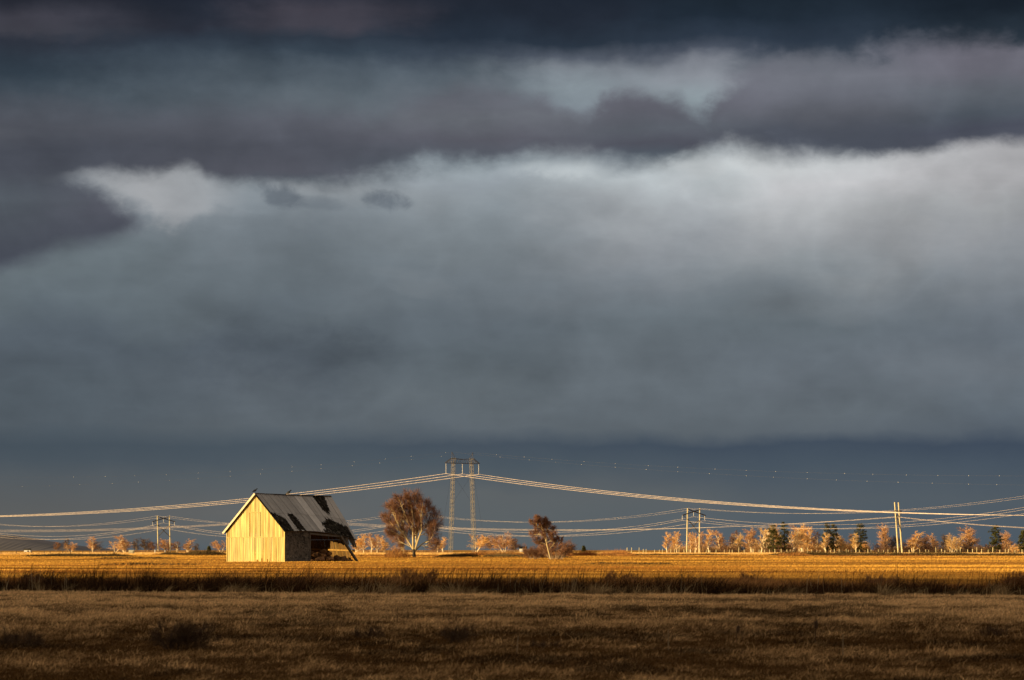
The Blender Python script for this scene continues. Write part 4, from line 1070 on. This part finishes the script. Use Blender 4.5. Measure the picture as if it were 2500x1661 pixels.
TREES = [
 ('round_b',135,1323,24,1500,'c_brown','t_dull','small round brown tree standing alone beside the low hill'),
 ('slim_b',165,1313,15,1800,'c_grey','t_dull','thin grey tree rising behind the tan bushy tree near the hill'),
 ('round_a',172,1324,25,1520,'c_pink','t_pale','tan bushy tree in front of the thin grey tree near the hill'),
 ('slim_b',228,1310,22,1550,'c_pink','t_pale','upright pink birch with dark companion, second tree group from the hill'),
 ('round_b',243,1322,36,1600,'c_grey','t_dull','low dark grey tree spreading beside the upright pink birch'),
 ('round_b',281,1322,38,1560,'c_orange','t_pale','low orange tree sloping up to the tallest pink tree'),
 ('oval_a',302,1307,34,1540,'c_pink','t_pale','tallest pink birch on the hill side of the first pole frame'),
 ('slim_b',334,1315,18,1640,'c_grey','t_dull','slim grey tree next to the tallest pink birch'),
 ('oval_b',356,1314,27,1650,'c_grey','t_dull','dark grey oval tree just before the first pole frame'),
 ('round_b',380,1322,24,1600,'c_brown','t_dull','short brown tree against the first pole frame pole'),
 ('oval_b',404,1316,30,1700,'c_pink','t_dull','pink tree seen between the poles of the first frame'),
 ('slim_b',434,1322,21,1600,'c_brown','t_pale','small brown birch just after the first pole frame'),
 ('oval_a',460,1316,24,1560,'c_pink','t_pale','pink pale stemmed birch between first frame and barn'),
 ('slim_b',482,1327,13,1700,'c_grey','t_dull','tiny grey tree beside the pink pale stemmed birch'),
 ('round_b',541,1319,32,1450,'c_pink','t_pale','round pink tree touching the lit barn gable'),
 ('oval_a',872,1311,24,1460,'c_orange','t_pale','first orange aspen after the collapsed barn end'),
 ('slim_b',888,1304,24,1440,'c_orange','t_pale','leaning pale stem aspen, second after the barn'),
 ('slim_a',906,1302,22,1430,'c_pink','t_pale','tallest aspen of the clump after the barn'),
 ('slim_b',921,1305,20,1440,'c_pink','t_pale','straight pink aspen, fourth after the barn'),
 ('oval_a',936,1309,24,1460,'c_orange','t_pale','last orange aspen before the big birch'),
 ('round_a',965,1332,34,1420,'c_pink','t_dull','low pink bush under the big birch crown'),
 ('slim_b',1068,1317,20,1460,'c_pink','t_pale','pink sapling right after the big birch'),
 ('slim_a',1082,1311,18,1440,'c_orange','t_pale','twin stemmed orange birch close to the pylon'),
 ('round_b',1162,1306,48,1500,'c_orange','t_pale','round orange tree behind the right pylon mast'.replace('right ','')),
 ('round_b',1204,1311,34,1520,'c_brown','t_dull','dull brown tree next to the broad pink one'),
 ('round_a',1232,1302,60,1480,'c_pink','t_pale','broad pink tree between pylon and leaning birch'),
 ('oval_b',1258,1312,28,1540,'c_brown','t_dull','brown tree on the far shoulder of the broad pink tree'),
 ('slim_a',1629,1299,18,1400,'c_orange','t_pale','first slim orange aspen of the long row'),
 ('slim_b',1653,1298,24,1380,'c_orange','t_pale','bright stemmed aspen, second of the long row'),
 ('slim_b',1686,1300,22,1420,'c_orange','t_pale','aspen rising between the braced frame poles'),
 ('slim_a',1698,1302,16,1400,'c_pink','t_pale','slanting aspen inside the braced pole frame'),
 ('slim_b',1713,1298,20,1430,'c_pink','t_dull','pink aspen just past the braced pole frame'),
 ('slim_a',1731,1292,24,1400,'c_orange','t_pale','tallest orange aspen beside the braced pole frame'),
 ('oval_a',1760,1296,30,1430,'c_pink','t_pale','full pink aspen with pointed top past the braced frame'),
 ('oval_a',1788,1296,25,1450,'c_brown','t_pale','brown aspen next to the full pink one'),
 ('oval_b',1808,1303,22,1440,'c_gold','t_pale','pale gold tree ending the first aspen row'),
 ('oval_b',1836,1290,30,1400,'c_pink','t_pale','pink tree on the outer side of the big forked birch'),
 ('forked',1858,1285,44,1360,'c_gold','t_pale','big forked golden birch beside the first pines'),
 ('oval_a',1897,1282,26,1450,'c_orange','t_pale','orange top showing between the first two pines'),
 ('forked',1932,1292,36,1370,'c_gold','t_pale','golden forked birch just past the tall pine'),
 ('oval_b',1958,1281,42,1390,'c_orange','t_pale','large orange birch with red crown in the middle of the row'),
 ('slim_b',1976,1287,24,1420,'c_orange','t_pale','orange aspen on the shoulder of the large orange birch'),
 ('slim_b',1995,1298,24,1400,'c_brown','t_pale','thin brown aspen before the twin pines'),
 ('slim_a',2016,1300,20,1340,'c_gold','t_pale','bright yellow birch in front of the twin pines'),
 ('oval_a',2053,1302,32,1380,'c_gold','t_pale','gold tree between twin pines and slanting pine'),
 ('slim_b',2077,1303,20,1370,'c_orange','t_pale','orange aspen touching the slanting pine'),
 ('slim_b',2091,1302,18,1350,'c_gold','t_pale','gold aspen in front of the slanting pine'),
 ('slim_b',2112,1322,16,1360,'c_orange','t_dull','short orange sapling at the foot of the slanting pine'),
 ('bush',2150,1326,38,1350,'c_brown','t_dull','low brown bush before the pink topped tree'),
 ('oval_b',2163,1280,28,1400,'c_pink','t_dull','pink topped tree standing apart near the leaning frame'),
 ('round_b',2168,1308,40,1380,'c_grey','t_dull','dark grey tree under the pink topped one'),
 ('bush',2208,1322,30,1360,'c_brown','t_dull','low bush right behind the leaning pole frame'),
 ('oval_a',2232,1298,34,1370,'c_orange','t_pale','orange birch first past the leaning pole frame'),
 ('oval_b',2257,1308,30,1390,'c_brown','t_dull','brown rounded tree after the first orange birch'),
 ('oval_a',2279,1303,26,1400,'c_pink','t_dull','slim pink tree before the broad tan tree'),
 ('oval_b',2307,1305,24,1450,'c_grey','t_dull','dark tree half hidden by the broad tan tree'),
 ('round_a',2324,1305,48,1350,'c_gold','t_pale','broad tan tree with fan shaped twigs'),
 ('bush',2354,1326,40,1380,'c_grey','t_dull','low dark bushes between tan tree and tall pink tree'),
 ('oval_b',2371,1286,40,1380,'c_pink','t_dull','tall pink and grey tree near the last pines'),
 ('bush',2398,1328,36,1400,'c_brown','t_dull','low brown bush before the big green pine'),
 ('oval_b',2459,1298,28,1430,'c_pink','t_dull','pinkish tree just past the big green pine'),
 ('bush',2444,1326,38,1360,'c_pink','t_dull','low pink bush at the foot of the big green pine'),
 ('bush',2482,1327,34,1370,'c_orange','t_dull','orange bush at the very end of the row'),
 ('bush',1820,1330,30,1440,'c_brown','t_dull','low brown bush filling the gap in the row'),
 ('bush',1905,1322,60,1370,'c_brown','t_dull','wide brown bush at the foot of the first pines'),
 ('bush',1985,1326,50,1380,'c_orange','t_dull','orange undergrowth below the large orange birch'),
 ('bush',2062,1326,44,1385,'c_orange','t_dull','orange undergrowth between the pines'),
 ('bush',2262,1328,54,1375,'c_brown','t_dull','brown undergrowth past the leaning frame'),
 ('bush',1770,1330,40,1425,'c_brown','t_dull','brown undergrowth below the full pink aspen'),
 ('bush',1700,1332,40,1440,'c_pink','t_dull','pink undergrowth behind the braced frame'),
]
for a in TREES: place_tree(*a)

# conifers
M['needle'] = mat('dark_needles', (0.15,0.145,0.038), 0.9, 0.5, 0.5)
def conifer(seed, H, Wd, shape):
    r = random.Random(seed); tr = MB(); tr.tube([(0,0,-.2),(0,0,H*.5),(0,0,H*.97)], [.26,.17,.04], 6)
    cr = []
    z = H*.12
    while z < H*.99:
        f = z/H; rad = Wd/2*shape(f)*r.uniform(.75,1.15)
        for k in range(r.randint(4,6)):
            a = r.uniform(0,6.28); L = rad*r.uniform(.6,1.15)
            for q in range(int(26+L*24)):
                t = math.sqrt(r.random()); w = .12+.28*(1-t)
                c = Vector((math.cos(a)*L*t, math.sin(a)*L*t, z - .10*L*t + .25*t*t*L*.3))
                c += Vector((r.gauss(0,1)*w, r.gauss(0,1)*w, r.gauss(0,.20)))
                e = Vector((math.cos(a)+r.uniform(-.8,.8), math.sin(a)+r.uniform(-.8,.8), r.uniform(-.3,.5))).normalized()
                s_ = e.cross(Vector((0,0,1)))*r.uniform(.09,.18); L2 = r.uniform(.3,.65)
                cr.append((c-s_, c+s_, c+s_*.7+e*L2*.6+Vector((0,0,r.uniform(-.1,.1))), c-s_*.7+e*L2*.6, c+e*L2))
        z += H*r.uniform(.035,.06)
    t = Tree(0); t.crown = cr
    return tr, t.crown_mesh('crown')
pine_f = lambda f: (max(0,1-f)**.40)*(0.55+0.45*min(1,f*2.5))*1.05
def place_pine(seed, px, top, wpx, D, label, sh=pine_f, lean=0.0, group='dark pines in the far tree row'):
    H = CAMH+(HOR-top)/F*D; W = wpx/F*D; tr, crm = conifer(seed, H, W, sh)
    t = empty('pine_tree', ((px-1250)/F*D, D, 0), label, 'pine', group); t.rotation_euler = (0, lean, 0)
    link('trunk', tr.mesh('trunk'), M['bark_dark'], t); link('crown', crm, M['needle'], t)
place_pine(1, 1888, 1281, 50, 1350, 'broad dark pine right beside the big forked golden birch')
place_pine(2, 1915, 1273, 34, 1355, 'tall narrow pine, highest in the far row')
place_pine(3, 2020, 1276, 34, 1365, 'nearer the barn of the two twin pines behind the yellow birch')
place_pine(4, 2036, 1279, 30, 1368, 'slightly shorter of the two twin pines behind the yellow birch')
place_pine(5, 2103, 1276, 48, 1352, 'slanting dark pine with heavy lower boughs', lean=-.05)
place_pine(6, 2430, 1283, 46, 1300, 'big green pine standing clear near the end of the row')
place_pine(7, 2499, 1294, 38, 1300, 'pine cut by the frame edge, last of the row')
place_pine(8, 1393, 1332, 11, 2400, 'tiny far conifer nearer the leaning birch', group='tiny far conifers')
place_pine(9, 1425, 1333, 13, 2400, 'tiny far conifer farther from the leaning birch', group='tiny far conifers')
place_pine(10, 510, 1334, 10, 2000, 'tiny dark conifer between first pole frame and barn', group='tiny far conifers')

# the large bare birch, limb by limb from its survey drawing, and the leaning birch
def limb_tree(name, D, base, limbs, P, seed, label, cat, scale_, dark_base=None, thick=None, side=None):
    t = Tree(seed); t.wmin = P['wmin']; r = t.r
    O = Vector(((base[0]-1250)/F*D, D, 0))
    def W(cx, cy, dep): 
        px = 860+cx/4.069; py = 1080+cy/4.069
        return Vector(((px-1250)/F*D, D+dep, CAMH+(HOR-py)/F*D)) - O
    dk = MB()
    for (pts, r0, r1, dep, dens) in limbs:
        n = len(pts); q = [W(p[0], p[1], dep*(i/(n-1))**1.2) for i, p in enumerate(pts)]
        m = t.tr if dens else dk
        m.tube(q, [r0*(1-i/(n-1))+r1*i/(n-1) for i in range(n)], 7 if r0 > .1 else 5, True)
        if dens:
            dens = int(dens*P.get('dm',1))
            for k in range(dens):
                s_ = P['s0']+(1-P['s0'])*(k+r.random())/dens; i = min(n-2, int(s_*(n-1))); f = s_*(n-1)-i
                b = q[i].lerp(q[i+1], f); dv = (q[i+1]-q[i]).normalized(); a = r.uniform(0,6.28)
                sd = dv.cross(Vector((math.cos(a), math.sin(a), .3))).normalized(); ang = r.uniform(*P['ang'])
                e = (dv*math.cos(ang)+sd*math.sin(ang)).normalized()
                t.branch(b, e, P['L']*r.uniform(.6,1.25)*(1.1-.35*s_), .055*(1.2-s_)+.015, P['depth'], P)
    t.finish()
    T_ = empty(name, O, label, cat)
    link('trunk', t.tr.mesh('trunk'), M['bark_pale'], T_)
    if dk.v: link('trunk_foot', dk.mesh('trunk_foot'), M['bark_dark'], T_)
    link('crown', t.crown_mesh('crown'), M['twig_red'], T_)
    return T_
PBig = dict(dm=1.35, wob=.11, wind=(-.035,0,.0), up=.10, rmin=.010, cut=.030, ntw=7, sp=.32, tl=1.15, tw=.017, nb=[0,5,6], t0=.10, ang=(.30,.95), lr=.52, depth=2, L=2.1, s0=.16, wmin=.02)
limbs = [
 ([(616,1145),(614,1110),(607,1062)], .42,.30, 0, 0),
 ([(612,1100),(640,1060),(690,1015),(735,985),(790,968)], .20,.06, -1.2, 0),
 ([(608,1070),(560,990),(522,900),(487,800),(462,690),(430,620)], .20,.05, 1.2, 12),
 ([(606,1070),(603,950),(606,840),(602,740),(588,640),(565,555)], .24,.05, -.8, 13),
 ([(615,1070),(640,980),(640,880),(622,780),(612,690),(625,570)], .20,.05, .8, 13),
 ([(625,1062),(668,930),(690,880),(684,780),(690,690),(706,610)], .18,.05, -1.5, 12),
 ([(700,1005),(760,985),(800,930),(815,860)], .08,.03, -1.5, 7),
 ([(560,990),(500,905),(430,850),(370,790),(340,760)], .14,.04, 2.2, 12),
 ([(603,900),(560,800),(520,700),(487,620),(470,570)], .13,.04, -2.4, 10),
 ([(690,880),(745,825),(790,800),(815,770)], .10,.03, 1.5, 9),
 ([(610,880),(570,830),(540,790),(470,740),(400,660)], .10,.03, 2.6, 9),
 ([(640,880),(660,760),(655,650),(640,560)], .10,.03, 2.6, 9),
 ([(540,960),(480,930),(430,900),(390,880)], .08,.03, -1.8, 8),
 ([(668,930),(730,900),(780,880),(810,890)], .08,.03, 2.4, 8),
 ([(596,1050),(530,1015),(470,990),(415,965)], .06,.02, 1.4, 6),
 ([(650,1040),(720,1022),(780,1012),(825,985)], .06,.02, 1.4, 6),
 ([(606,840),(570,740),(555,640),(545,560)], .10,.03, 1.8, 9),
 ([(684,780),(720,720),(745,680),(755,640)], .08,.03, 1.8, 8),
 ([(560,990),(470,850),(420,740),(385,640)], .10,.03, -2.2, 9),
]
limb_tree('birch_tree', 640, (1011,1360), limbs, PBig, 5, 'large bare multi stemmed birch with red brown twigs, standing in the field', 'tree', 1)
PSm = dict(PBig); PSm.update(dm=2.3, L=.95, tl=.55, tw=.011, nb=[0,5,5], ntw=9, wind=(-.07,0,.02), s0=.30, wmin=.02, rmin=.01)
limbs2 = [([(1925,985),(1962,930),(1985,880)], .03,.015, .4, 5),([(1935,1020),(1900,1005),(1845,985)], .03,.015, -.4, 5),([(1948,1070),(2000,1015),(2055,985)], .04,.015, .5, 6),([(1900,890),(1918,850),(1915,800)], .03,.015, .4, 5),([(1930,1000),(1965,980),(2000,930)], .03,.015, -.5, 5),([(1973,1172),(1950,1085),(1925,985),(1900,890),(1872,810),(1850,765)], .13,.03, 0, 18),
          ([(1912,930),(1935,880),(1945,840),(1940,815)], .05,.02, .5, 6),
          ([(1900,880),(1870,850),(1835,830),(1815,800)], .05,.02, -.6, 6),
          ([(1915,950),(1880,925),(1850,915),(1800,920)], .04,.02, .6, 5)]
limb_tree('leaning_birch', 487, (1344.6,1366.3), limbs2, PSm, 6, 'small birch leaning to the side over a red brown bush', 'tree', 1)
PT = dict(PSm); PT.update(L=1.3, s0=.25, wind=(-.03,0,.02))
limbs3 = [([(520,1140),(512,1060),(500,1000),(490,940)], .10,.04, 0, 9), ([(492,1120),(488,1040),(490,960)], .07,.03, .5, 6)]
limb_tree('small_tree', 650, (988,1359), limbs3, PT, 9, 'thin dark stemmed young tree at the foot of the large birch', 'tree', 1)

# shrubs with a look of their own
def shrub(name, px, D, base_w, H, seed, mtw, mtr, label, wind=(0,0,0), n=14, group=None, spread=.8, tl=.5, tw=.02, nb=(0,4,5), cat='bush', cut=.03, r0=.04):
    P = dict(PB); P.update(nb=list(nb), lr=.42, up=.03, ang=(.3,1.0), tl=tl, tw=tw, ntw=6, wind=wind, rmin=tw*.5, cut=cut, wob=.14)
    t = bare_tree(seed, H, n, spread, P, wmin=tw, trunk_r=r0, base=base_w*.3)
    T_ = empty(name, ((px-1250)/F*D, D, 0), label, cat, group)
    T_.location.z = float(gz(T_.location.x, D))
    if t.tr.v: link('stems', t.tr.mesh('stems'), M[mtr], T_)
    link('twigs', t.crown_mesh('twigs'), M[mtw], T_); return T_
shrub('bush', 1357, 500, 3.0, 3.7, 41, 'twig_red', 't_dull', 'red brown bush crowding the foot of the leaning birch', (.03,0,0), 75, 'field bushes')
shrub('bush', 1306, 520, 2.2, 2.5, 42, 'twig_red', 't_dull', 'round grey brown bush on the barn side of the leaning birch', (-.02,0,0), 60, 'field bushes')
shrub('bush', 958, 640, 1.5, 1.7, 43, 'twig_red', 't_dull', 'low red bush between the barn and the young tree', (0,0,0), 10, 'field bushes')
M['weed'] = mat('dark_weed', (0.065,0.034,0.016), 0.95, 0.4, 4.0)
GW = 'dark weed bushes in the shaded meadow'; GDB = 'bushes on the ditch bank'
def pxD(py): return F*CAMH/(py-HOR)
shrub('weed_bush', 440, 46.5, .50, .60, 51, 'weed', 'weed', 'largest dark weed bush in the foreground meadow', (.03,0,0), 17, GW, .75, .17, .0045, (0,5,6), 'bush', .004, .010)
shrub('weed_bush', 50, 48, .35, .42, 52, 'weed', 'weed', 'dark weed bush at the meadow corner below the hill', (.01,0,0), 16, GW, .9, .14, .004, (0,4,5), 'bush', .004, .009)
shrub('weed_bush', 1125, 49, .30, .46, 53, 'weed', 'weed', 'upright dark weed bush in the meadow below the pylon', (.03,0,0), 13, GW, .55, .13, .0035, (0,4,5), 'bush', .004, .008)
shrub('weed_bush', 905, 52, .30, .36, 54, 'weed', 'weed', 'small dark weed bush in the meadow below the collapsed barn end', (-.01,0,0), 12, GW, .8, .12, .0035, (0,4,5), 'bush', .004, .008)
shrub('weed_bush', 2440, 53, .35, .36, 55, 'weed', 'weed', 'faint dark weed bush in the meadow under the big green pine', (0,0,0), 12, GW, .8, .12, .0035, (0,4,5), 'bush', .004, .008)
shrub('weed_bush', 1330, 47, .30, .22, 56, 'weed', 'weed', 'low dark weed bush in the meadow below the leaning birch', (0,0,0), 12, GW, .9, .12, .0035, (0,4,5), 'bush', .004, .008)
M['bank_twig'] = mat('bank_twig', (0.22,0.10,0.04), 0.95, 0.35, 2.0)
for i, (px, h, w, lb) in enumerate([(705,1.15,.7,'bare bush on the ditch bank below the barn doorless corner'),(1020,1.2,.8,'round bush on the ditch bank below the large birch'),(1515,1.1,.7,'twiggy bush on the ditch bank before the braced frame'),(330,1.1,.6,'spiky bush on the ditch bank below the grey trees'),(1840,1.0,.8,'low bush on the ditch bank below the big forked birch'),(2150,.95,.9,'rounded bush on the ditch bank near the leaning frame'),(80,1.0,.6,'small bush on the ditch bank below the hill'),(2480,1.15,.6,'tall bush on the ditch bank at the far end')]):
    D = 112+6*((i*37)%5)/5; shrub('ditch_bush', px, D, w, h*.74, 60+i, 'bank_twig', 'bank_twig', lb, (.03,0,0), 13, GDB, .7, .26, .012, (0,4,5), 'bush', .006, .012)

# dead stalks standing in the meadow
M['stalk_pale'] = mat('pale_stalk', (0.26,0.17,0.09), 0.9, 0.3, 6.0)
GS = 'dead stalks standing in the meadow'
stalks = [(1797,1532,1570,.3,True,'thin cattail with dark head, nearest the braced frame'),(1990,1523,1575,.1,True,'tallest dark cattail head in the meadow'),(1812,1542,1565,0,False,'short stalk beside the nearest cattail'),(1437,1490,1512,0,False,'short dark stalk below the brick red scrub'),(1460,1493,1508,0,False,'shorter twin stalk below the brick red scrub'),(970,1490,1520,0,False,'lone thin stalk below the large birch'),(1262,1560,1600,.15,False,'pale slanting stalk in the middle of the meadow'),(1632,1545,1590,0,False,'pale upright stalk nearest the meadow end'),(2058,1555,1605,0,False,'pale upright stalk past the tallest cattail'),(1407,1512,1530,-.5,False,'dark twig tilted in the meadow')]
for px, top, bot, lean, head, lb in stalks:
    D = pxD(bot); H = (bot-top)/F*D; t = empty('dead_stalk', ((px-1250)/F*D, D, float(gz((px-1250)/F*D, D))), lb, 'stalk', GS)
    m = MB(); e = Vector((lean*H*.5, 0, H*1.1)); m.tube([(0,0,-.03),(lean*H*.15,0,H*.5),tuple(e)], [.011,.009,.007], 5); link('stem', m.mesh('stem'), M['weed'] if 'pale' not in lb else M['stalk_pale'], t)
    if head:
        m = MB(); d = Vector((lean*.35,0,1)).normalized(); m.tube([e-d*.12, e-d*.10, e-d*.02, e+d*.01], [.008,.030,.028,.008], 8); link('seed_head', m.mesh('seed_head'), M['weed'], t)

# fences
def fence(label, posts, mt, wires=True):
    p0 = posts[0]; D0 = p0[2]
    t = empty('wire_fence', ((p0[0]-1250)/F*D0, D0, 0), label, 'fence', 'fences at the field edge')
    P_ = []
    rr = random.Random(77)
    for (px, h, D) in posts:
        x_ = (px-1250)/F*D; w = rr.uniform(.10,.16); ln = rr.uniform(-.06,.06)
        m = MB(); m.tube([(0,0,-.3),(ln*h*.5,0,h*.6),(ln*h,0,h)], [w,w*.95,w*.8], 6); o = link('post', m.mesh('post'), mt, t)
        o.location = Vector((x_, D, 0)) - t.location; P_.append((Vector((x_,D,0)), h))
    for k in (.55, .85):
        m = MB(); m.tube([p+UP_*(h*k*.9)-t.location for p, h in P_], .012, 3); link('fence_wire', m.mesh('fence_wire'), M['timber'], t)
    return t
rf = random.Random(5)
fence('low fence of short dark posts running before the hill side trees', [(px, 1.35, 1000+40*math.sin(px*.01)) for px in (-30,2,40,77,108,122,153,172,202,219.5,247,260,279,298,325)], M['pole_dark'])
fence('long fence of pale posts running before the aspens and pines', [(px+rf.uniform(-5,5), rf.choice([1.6,1.7,1.8,2.0,2.0,2.6]), 1215-.10*(px-1530)) for px in range(1530, 2540, 13)], M['pole'])
def pale_post(px, top, D, lb, w=.22):
    H = CAMH+(HOR-top)/F*D; t = empty('marker_post', ((px-1250)/F*D, D, 0), lb, 'post', 'pale posts at the first pole frame')
    m = MB(); m.tube([(0,0,-.2),(0,0,H)], [w,w*.9], 8); link('post_shaft', m.mesh('post_shaft'), M['white'], t)
    m = MB(); m.tube([(0,0,H),(0,0,H+.10)], [w*1.2,w*.4], 8); link('cap', m.mesh('cap'), M['white'], t)
pale_post(378.5, 1343, 1300, 'pale marker post on the hill side of the first pole frame')
pale_post(403, 1344.5, 1300, 'pale marker post between the first frame poles')
# round bale on the left field edge, far sheds
Dn = 1030; t = empty('straw_bale', ((321-1250)/F*Dn, Dn, 0), 'pale round bale lying at the fence on the hill side', 'bale')
m = MB(); m.tube([(-.95,0,.78),(-.92,0,.78),(.92,0,.78),(.95,0,.78)], [.70,.80,.80,.70], 20); link('roll', m.mesh('roll'), M['bale'], t)
m = MB(); [m.tube([(xx-.03,0,.78),(xx+.03,0,.78)], .815, 20) for xx in (-.5,0,.5)]; link('twine', m.mesh('twine'), M['white'], t)
def shed(px, D, w, h, lb):
    t = empty('far_shed', ((px-1250)/F*D, D, 0), lb, 'shed', 'small pale buildings far across the fields')
    m = MB(); m.box((0,0,h*.3-.2), (w/2, w*.3, h*.3+.2)); link('wall', m.mesh('wall'), M['white'], t)
    m = MB(); a = w/2+.3; bq = w*.3+.3
    m.add([(-a,-bq,h*.6),(a,-bq,h*.6),(a,0,h),(-a,0,h),(a,bq,h*.6),(-a,bq,h*.6)], [(0,1,2,3),(3,2,4,5),(0,3,5),(1,4,2),(0,5,4,1)]); link('roof', m.mesh('roof'), M['tin'], t)
    m = MB(); m.box((w*.15,-w*.3-.03,h*.22), (w*.12,.04,h*.22)); link('door', m.mesh('door'), M['pole_dark'], t)
shed(67, 2300, 5.0, 2.6, 'small pale low building under the wooded hill')
shed(1277, 2300, 6.0, 4.4, 'small pale low building seen past the broad pink tree')

# undergrowth below the far trees
r = np.random.default_rng(91); X=[];Y=[];H=[]
for (a, b_, D, hh, n) in ((1625,1812,1450,4.6,8000),(1815,2130,1430,6.0,18000),(2130,2520,1400,4.4,16000),(865,945,1470,2.6,2600),(945,1100,1480,2.0,3000),(1145,1275,1530,2.0,2600),(270,420,1620,1.8,2600),(425,480,1640,1.5,900),(520,556,1500,2.0,700),(215,262,1600,1.6,800)):
    px = r.uniform(a,b_,n); yy = D+r.uniform(-25,25,n); xx = (px-1250)/F*yy
    edge = np.clip(np.minimum(px-a, b_-px)/12, .2, 1)
    X.append(xx); Y.append(yy); H.append(hh*edge*(0.25+1.1*fbm(xx/4.0, yy/9.0, 97, 3))*r.uniform(.4,1.1,n))
X=np.concatenate(X);Y=np.concatenate(Y);H=np.concatenate(H);n=len(X)
t_ = np.clip((fbm(X/7.0, Y/20.0, 98, 2)-.3)*2+r.normal(0,.15,n),0,1)
blades('undergrowth', X, Y, H, 0.10, r.normal(0,.25,n), r.normal(0,.2,n), lerp((0.18,0.10,0.055),(0.62,0.36,0.15),t_), 99, mat_=M['brush'])['kind'] = 'stuff'
